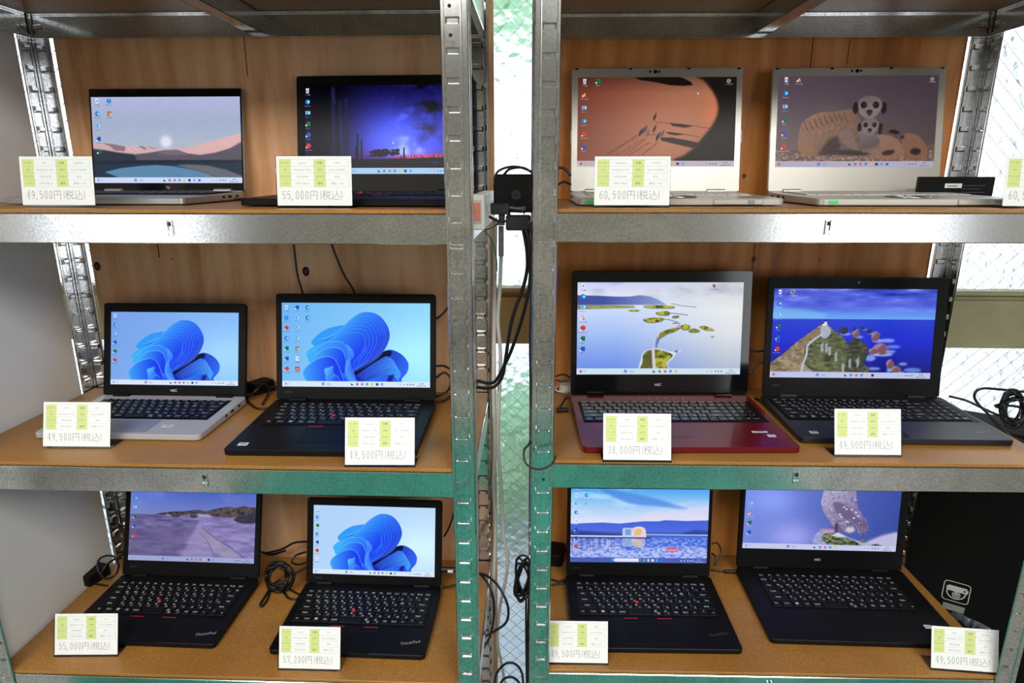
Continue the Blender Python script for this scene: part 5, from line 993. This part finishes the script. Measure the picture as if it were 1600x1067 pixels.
cable('black_cable', 'black cable arching along the bottom of the gap', 'cable', [pix([(772, 1075, .15), (776, 1052, .15), (790, 1037, .15), (804, 1037, .15), (815, 1050, .15), (818, 1075, .15)]), pix([(776, 1080, .17), (786, 1062, .17), (800, 1058, .17), (812, 1068, .17), (816, 1085, .17)])], .0026)
# behind and between laptops
cable('black_cable', 'black cable hanging down the pale plywood beside the round knot', 'cable', [pix([(458, 372, .37), (461, 400, .37), (465, 430, .37), (474, 465, .37), (478, 520, .37)])], .0022)
cable('black_cable', 'black cable hanging down the pale plywood, the one nearer the post', 'cable', [pix([(515, 372, .37), (525, 400, .37), (538, 430, .37), (555, 462, .37), (560, 520, .37)])], .0022)
cable('black_cable', 'black cable lying on the upper left shelf between two laptops', 'cable', [[Vector(p) for p in ((-.585, .30, Z1+.004), (-.55, .33, Z1+.003), (-.50, .30, Z1+.004), (-.46, .27, Z1+.006))], [Vector(p) for p in ((-.60, .33, Z1+.003), (-.54, .36, Z1+.003), (-.47, .34, Z1+.003))]], .0022)
def zc(pts, z, h=.003): return [onz(u, v, z+h*k) for u, v, k in pts]
cable('black_cable', 'black cables looping between the flower laptop and the post, middle shelf', 'cable', [pix([(682, 498, .34), (690, 492, .34), (700, 480, .35)]), pix([(682, 572, .30), (694, 572, .31), (706, 578, .32)]), pix([(682, 590, .3), (694, 582, .3), (704, 592, .3), (700, 610, .3), (682, 620, .3)]), zc([(682, 628, 1), (694, 626, 1), (706, 615, 2), (712, 600, 8)], Z2)], .0024)
def brick(name, label, u, v, z, rz, size=(.075, .035, .026), lead=None, r=.0024):
    p = onz(u, v, z); t = empty(name, p, rz); tag(t, label, 'adapter'); b = MB(); x, y, h = size; b.slab(-x/2, -y/2, x/2, y/2, 0, h, .005, .002); b.build('case', MATTE, t)
    if lead:
        b = MB()
        for L in lead: b.tube(catmull(L, 7), r, 7)
        o = b.build('lead', RUBBER, t); o.matrix_parent_inverse = (Matrix.Translation(p)@Matrix.Rotation(rz, 4, 'Z')).inverted()
    return t
brick('power_adapter', 'black power adapter and lead lying between the two ribbon flower laptops', 408, 612, Z2, R(60), (.05, .035, .026), [zc([(420, 606, 6), (432, 605, 4), (445, 604, 2)], Z2), zc([(384, 612, 2), (388, 628, 1), (402, 638, 1), (420, 638, 1)], Z2), zc([(385, 622, 2), (400, 610, 8), (412, 600, 10), (420, 612, 2), (410, 632, 1)], Z2)])
brick('power_adapter', 'black power adapter with a coiled lead beside the white board, lower shelf', 150, 905, Z3, R(75), (.055, .032, .026), [pix([(190, 872, .3), (178, 874, .28), (165, 884, .26), (158, 896, .25)]), pix([(186, 885, .27), (181, 872, .27), (168, 868, .27), (155, 874, .27), (153, 890, .26), (165, 904, .25), (180, 898, .25), (186, 885, .27)]), zc([(140, 905, 3), (150, 912, 1), (168, 915, 1)], Z3)])
coil('coiled_cable', 'tangled black cable heap between the two black laptops, lower left shelf', (436, 900), .24, 22, 24, 10, 5, .0024, [[(412, 865, .36), (440, 858, .35), (460, 848, .34), (480, 846, .33)], [(408, 862, .36), (425, 866, .36), (446, 860, .35)], [(478, 862, .3), (462, 868, .3), (456, 878, .29), (466, 882, .28), (480, 878, .28)], [(444, 900, .25), (460, 896, .26), (480, 886, .28)]], .02)
cable('coiled_cable', 'black lead with a looped end lying before the cable heap', 'cable', [zc([(438, 905, 6), (425, 915, 3), (414, 932, 1), (407, 944, 1), (410, 947, 1), (418, 936, 1), (424, 920, 2), (440, 912, 5)], Z3), zc([(445, 915, 3), (460, 925, 1), (475, 932, 1)], Z3), zc([(442, 922, 2), (450, 934, 1), (462, 936, 1), (474, 930, 1)], Z3)], .0024)
cable('black_cable', 'black leads behind the small black laptop beside the post, lower shelf', 'cable', [pix([(694, 838, .34), (700, 828, .34), (706, 812, .34), (710, 795, .35)]), pix([(692, 918, .26), (702, 916, .26), (714, 913, .26)])], .0022)
t = at(700, 890, .27); pg = empty('power_plug', t); tag(pg, 'black barrel plug with a white label entering the lower shelf laptop', 'plug'); b = MB(); b.cyl((-.014, 0, 0), .006, .034, 12, 'x'); b.build('plug_body', RUBBER, pg); b = MB(); b.cyl((0, 0, -.0006), .0063, .012, 12, 'x'); b.build('label_band', STICK, pg)
# right rack
brick('power_adapter', 'black adapter by the post at the left of the camel laptop', 884, 306, Z1, R(80), (.06, .035, .022), [pix([(892, 275, .3), (884, 265, .3), (876, 262, .3), (868, 264, .3)]), pix([(870, 290, .3), (880, 284, .28), (892, 288, .27)])])
b = MB(); p = onz(874, 309, Z1); b.cyl((p.x, p.y, Z1), .014, .006, 20); o = b.build('cable_puck', RUBBER); tag(o, 'flat round black rubber puck on the upper shelf by the post', 'puck')
WP = empty('white_plug', onz(884, 612, Z2)); tag(WP, 'round white plug and lead behind the wine red laptop', 'plug'); b = MB(); b.cyl((0, 0, 0), .016, .018, 20, 'z', 0, .013); b.build('plug_body', WHITEP, WP); b = MB(); b.tube([(.02*math.cos(a)-.004, .02*math.sin(a), .006) for a in np.linspace(0, 2*PI, 20, endpoint=False)], .0022, 6, closed=True); b.build('lead', WC, WP)
cable('black_cable', 'black leads and a jack at the left side of the wine red laptop', 'cable', [pix([(868, 588, .34), (880, 585, .34), (892, 590, .33)]), pix([(868, 594, .3), (882, 596, .3), (893, 592, .3)]), zc([(893, 622, 3), (884, 622, 3), (878, 632, 2), (870, 642, 1)], Z2)], .0022)
t = onz(885, 640, Z2+.008); jk = empty('power_plug', t, R(10)); tag(jk, 'black plug pushed into the left side of the wine red laptop', 'plug'); b = MB(); b.cyl((-.02, 0, 0), .005, .024, 12, 'x'); b.build('plug_body', RUBBER, jk)
cable('black_cable', 'black leads hanging between the wine red laptop and the lighthouse laptop', 'cable', [pix([(1172, 546, .38), (1182, 549, .38), (1194, 548, .38)]), pix([(1170, 585, .36), (1180, 575, .36), (1188, 568, .36), (1196, 566, .36)]), zc([(1180, 622, 1), (1190, 626, 1), (1205, 622, 1)], Z2)], .0024)
coil('coiled_cable', 'large black cable coil at the right side behind the lighthouse laptop', (1583, 640), .26, 22, 28, 8, 11, .0026, [[(1483, 619, .33), (1510, 626, .32), (1540, 640, .3), (1570, 652, .28), (1600, 656, .27)], [(1600, 612, .28), (1560, 608, .28), (1535, 607, .28), (1523, 615, .28), (1526, 628, .28), (1545, 648, .27), (1565, 668, .26), (1580, 682, .25), (1600, 690, .25)], [(1554, 634, .26), (1575, 628, .26), (1600, 622, .26)], [(1556, 636, .26), (1580, 634, .26), (1610, 640, .26)]], .02)
t = onz(1492, 300, Z1)
bx = empty('battery_pack', at(1497, 302, .30), R(-2)); tag(bx, 'flat black battery pack with white labels standing behind the meerkat laptop', 'battery'); bx.location.z = Z1
b = MB(); b.slab(-.075, -.007, .058, .007, 0, .046, .003, .0015); b.build('case', MATTE, bx); b = MB(); b.box((-.030, -.0074, .026), (.0, -.007, .034)); b.build('white_label', STICK, bx)
b = MB(); b.box((-.026, -.0077, .0285), (-.008, -.0073, .0305)); [b.box((.0, -.0074, .012+k*.006), (.034+(k % 2)*.008, -.007, .0125+k*.006)) for k in range(4)]; b.build('label_print', INK, bx)
cable('black_strap', 'flat black strap lying from the battery pack to the edge price card', 'strap', [[Vector(p) for p in ((.83, .29, Z1+.006), (.88, .285, Z1+.005), (.94, .27, Z1+.004))]], .004)
cable('black_cable', 'thin black loop hanging right of the lake cabin laptop', 'cable', [pix([(1112, 850, .36), (1120, 848, .36), (1126, 858, .36), (1124, 872, .35), (1117, 884, .34)]), pix([(1112, 864, .36), (1118, 870, .35), (1116, 884, .34)]), zc([(1112, 890, 2), (1130, 893, 1), (1152, 892, 1)], Z3)], .0018)
t = onz(1142, 893, Z3+.006); jk = empty('power_plug', t); tag(jk, 'black plug entering the left side of the owl laptop', 'plug'); b = MB(); b.cyl((-.014, 0, 0), .0045, .026, 12, 'x'); b.build('plug_body', RUBBER, jk)
brick('power_adapter', 'black power adapter behind the right rack post, lower shelf', 868, 874, Z3, R(80), (.06, .034, .03), [zc([(862, 905, 1), (872, 908, 1), (884, 906, 1)], Z3), zc([(862, 914, 1), (872, 912, 1), (884, 911, 1)], Z3)])
# black carton beyond the right rack, with a camera emblem
CART = concrete('black_carton', srgb(10, 10, 11), srgb(13, 13, 14), 8, .7); P_(CART)['Specular IOR Level'].default_value = .1
c0 = at(1494, 925, .37); cx = empty('black_carton', (c0.x, c0.y, 0), R(-30)); tag(cx, 'tall black carton with a white camera emblem, outside the right rack', 'carton')
b = MB(); b.slab(-.112, 0, .34, .12, 0, 1.015, .004, .002); b.build('carton_body', CART, cx)
def em(name, polys, m):
    b = MB()
    for P, off in polys:
        n = len(P); b.loft([[(p[0], -.0002, p[1]) for p in P], [(p[0], -.0008-off, p[1]) for p in P]])
    return b.build(name, m, cx)
def rr(x0, z0, x1, z1, r, n=5):
    q = []
    for ccx, ccz, a in ((x1-r, z1-r, 0), (x0+r, z1-r, 90), (x0+r, z0+r, 180), (x1-r, z0+r, 270)):
        for k in range(n): t = R(a+90*k/(n-1)); q.append((ccx+r*math.cos(t), ccz+r*math.sin(t)))
    return q
z0 = c0.z; WE = mat('emblem_white', srgb(176, 178, 174), .5); s = .026
def ringpoly(b, O, I, d=.0008):
    n = len(O); vs = [(p[0], -d, p[1]) for p in O]+[(p[0], -d, p[1]) for p in I]; b.add(vs, [(i, (i+1) % n, n+(i+1) % n, n+i) for i in range(n)])
b = MB(); ringpoly(b, rr(-s, z0-s, s, z0+s, .008), rr(-s+.0018, z0-s+.0018, s-.0018, z0+s-.0018, .0065))
def circ(cx_, cz_, r, a0=0, a1=360, n=24): return [(cx_+r*math.cos(R(a)), cz_+r*math.sin(R(a))) for a in np.linspace(a0, a1, n, endpoint=a1-a0 < 360)]
Oc, Ic = circ(0, z0, .019, 180, 360), circ(0, z0, .0165, 180, 360); n = len(Oc); b.add([(p[0], -.0008, p[1]) for p in Oc]+[(p[0], -.0008, p[1]) for p in Ic], [(i, i+1, n+i+1, n+i) for i in range(n-1)])
ringpoly(b, circ(.001, z0-.007, .0082), circ(.001, z0-.007, .0066)); ringpoly(b, circ(.001, z0-.007, .0052), circ(.001, z0-.007, .0038)); ringpoly(b, circ(.001, z0-.006, .0026), circ(.001, z0-.006, .0006))
P = [(-.019, z0+.001), (.021, z0+.001), (.021, z0+.005), (.022, z0+.005), (.022, z0+.011), (.019, z0+.011), (.019, z0+.015), (-.017, z0+.015), (-.017, z0+.012), (-.020, z0+.012)]; b.add([(p[0], -.0008, p[1]) for p in P], [tuple(range(len(P)))]); b.build('camera_emblem', WE, cx)
b = MB(); b.cyl((.015, -.0009, z0+.007), .0024, .0002, 12, 'y'); b.build('emblem_hole', DARK, cx)
b = MB(); b.box((-.020, -.0008, z0-.050), (.022, -.0002, z0-.034)); b.build('grey_label', mat('grey_label', srgb(120, 122, 116), .6), cx)
# crumpled film of a plastic bag squeezed between the board edge and the carton
b = MB(); top = catmull(pix([(1487, 955, .27), (1500, 958, .25), (1515, 966, .23), (1530, 972, .21), (1548, 982, .19)]), 5); n = len(top)
low = [p+Vector((.004*math.sin(i*1.3), .004*math.cos(i*1.7), -.018-.003*math.sin(i*2.1))) for i, p in enumerate(top)]; low2 = [p+Vector((.003, .006, 0)) for p in low]
b.add([tuple(p) for p in top+low+low2], [(i, i+1, n+i+1, n+i) for i in range(n-1)]+[(n+i, n+i+1, 2*n+i+1, 2*n+i) for i in range(n-1)], 0, True)
o = b.build('plastic_bag', mat('grey_film', srgb(96, 104, 116), .25)); sm = o.modifiers.new('thick', 'SOLIDIFY'); sm.thickness = .0006; tag(o, 'crumpled grey plastic film between the lower right board and the carton', 'plastic bag')
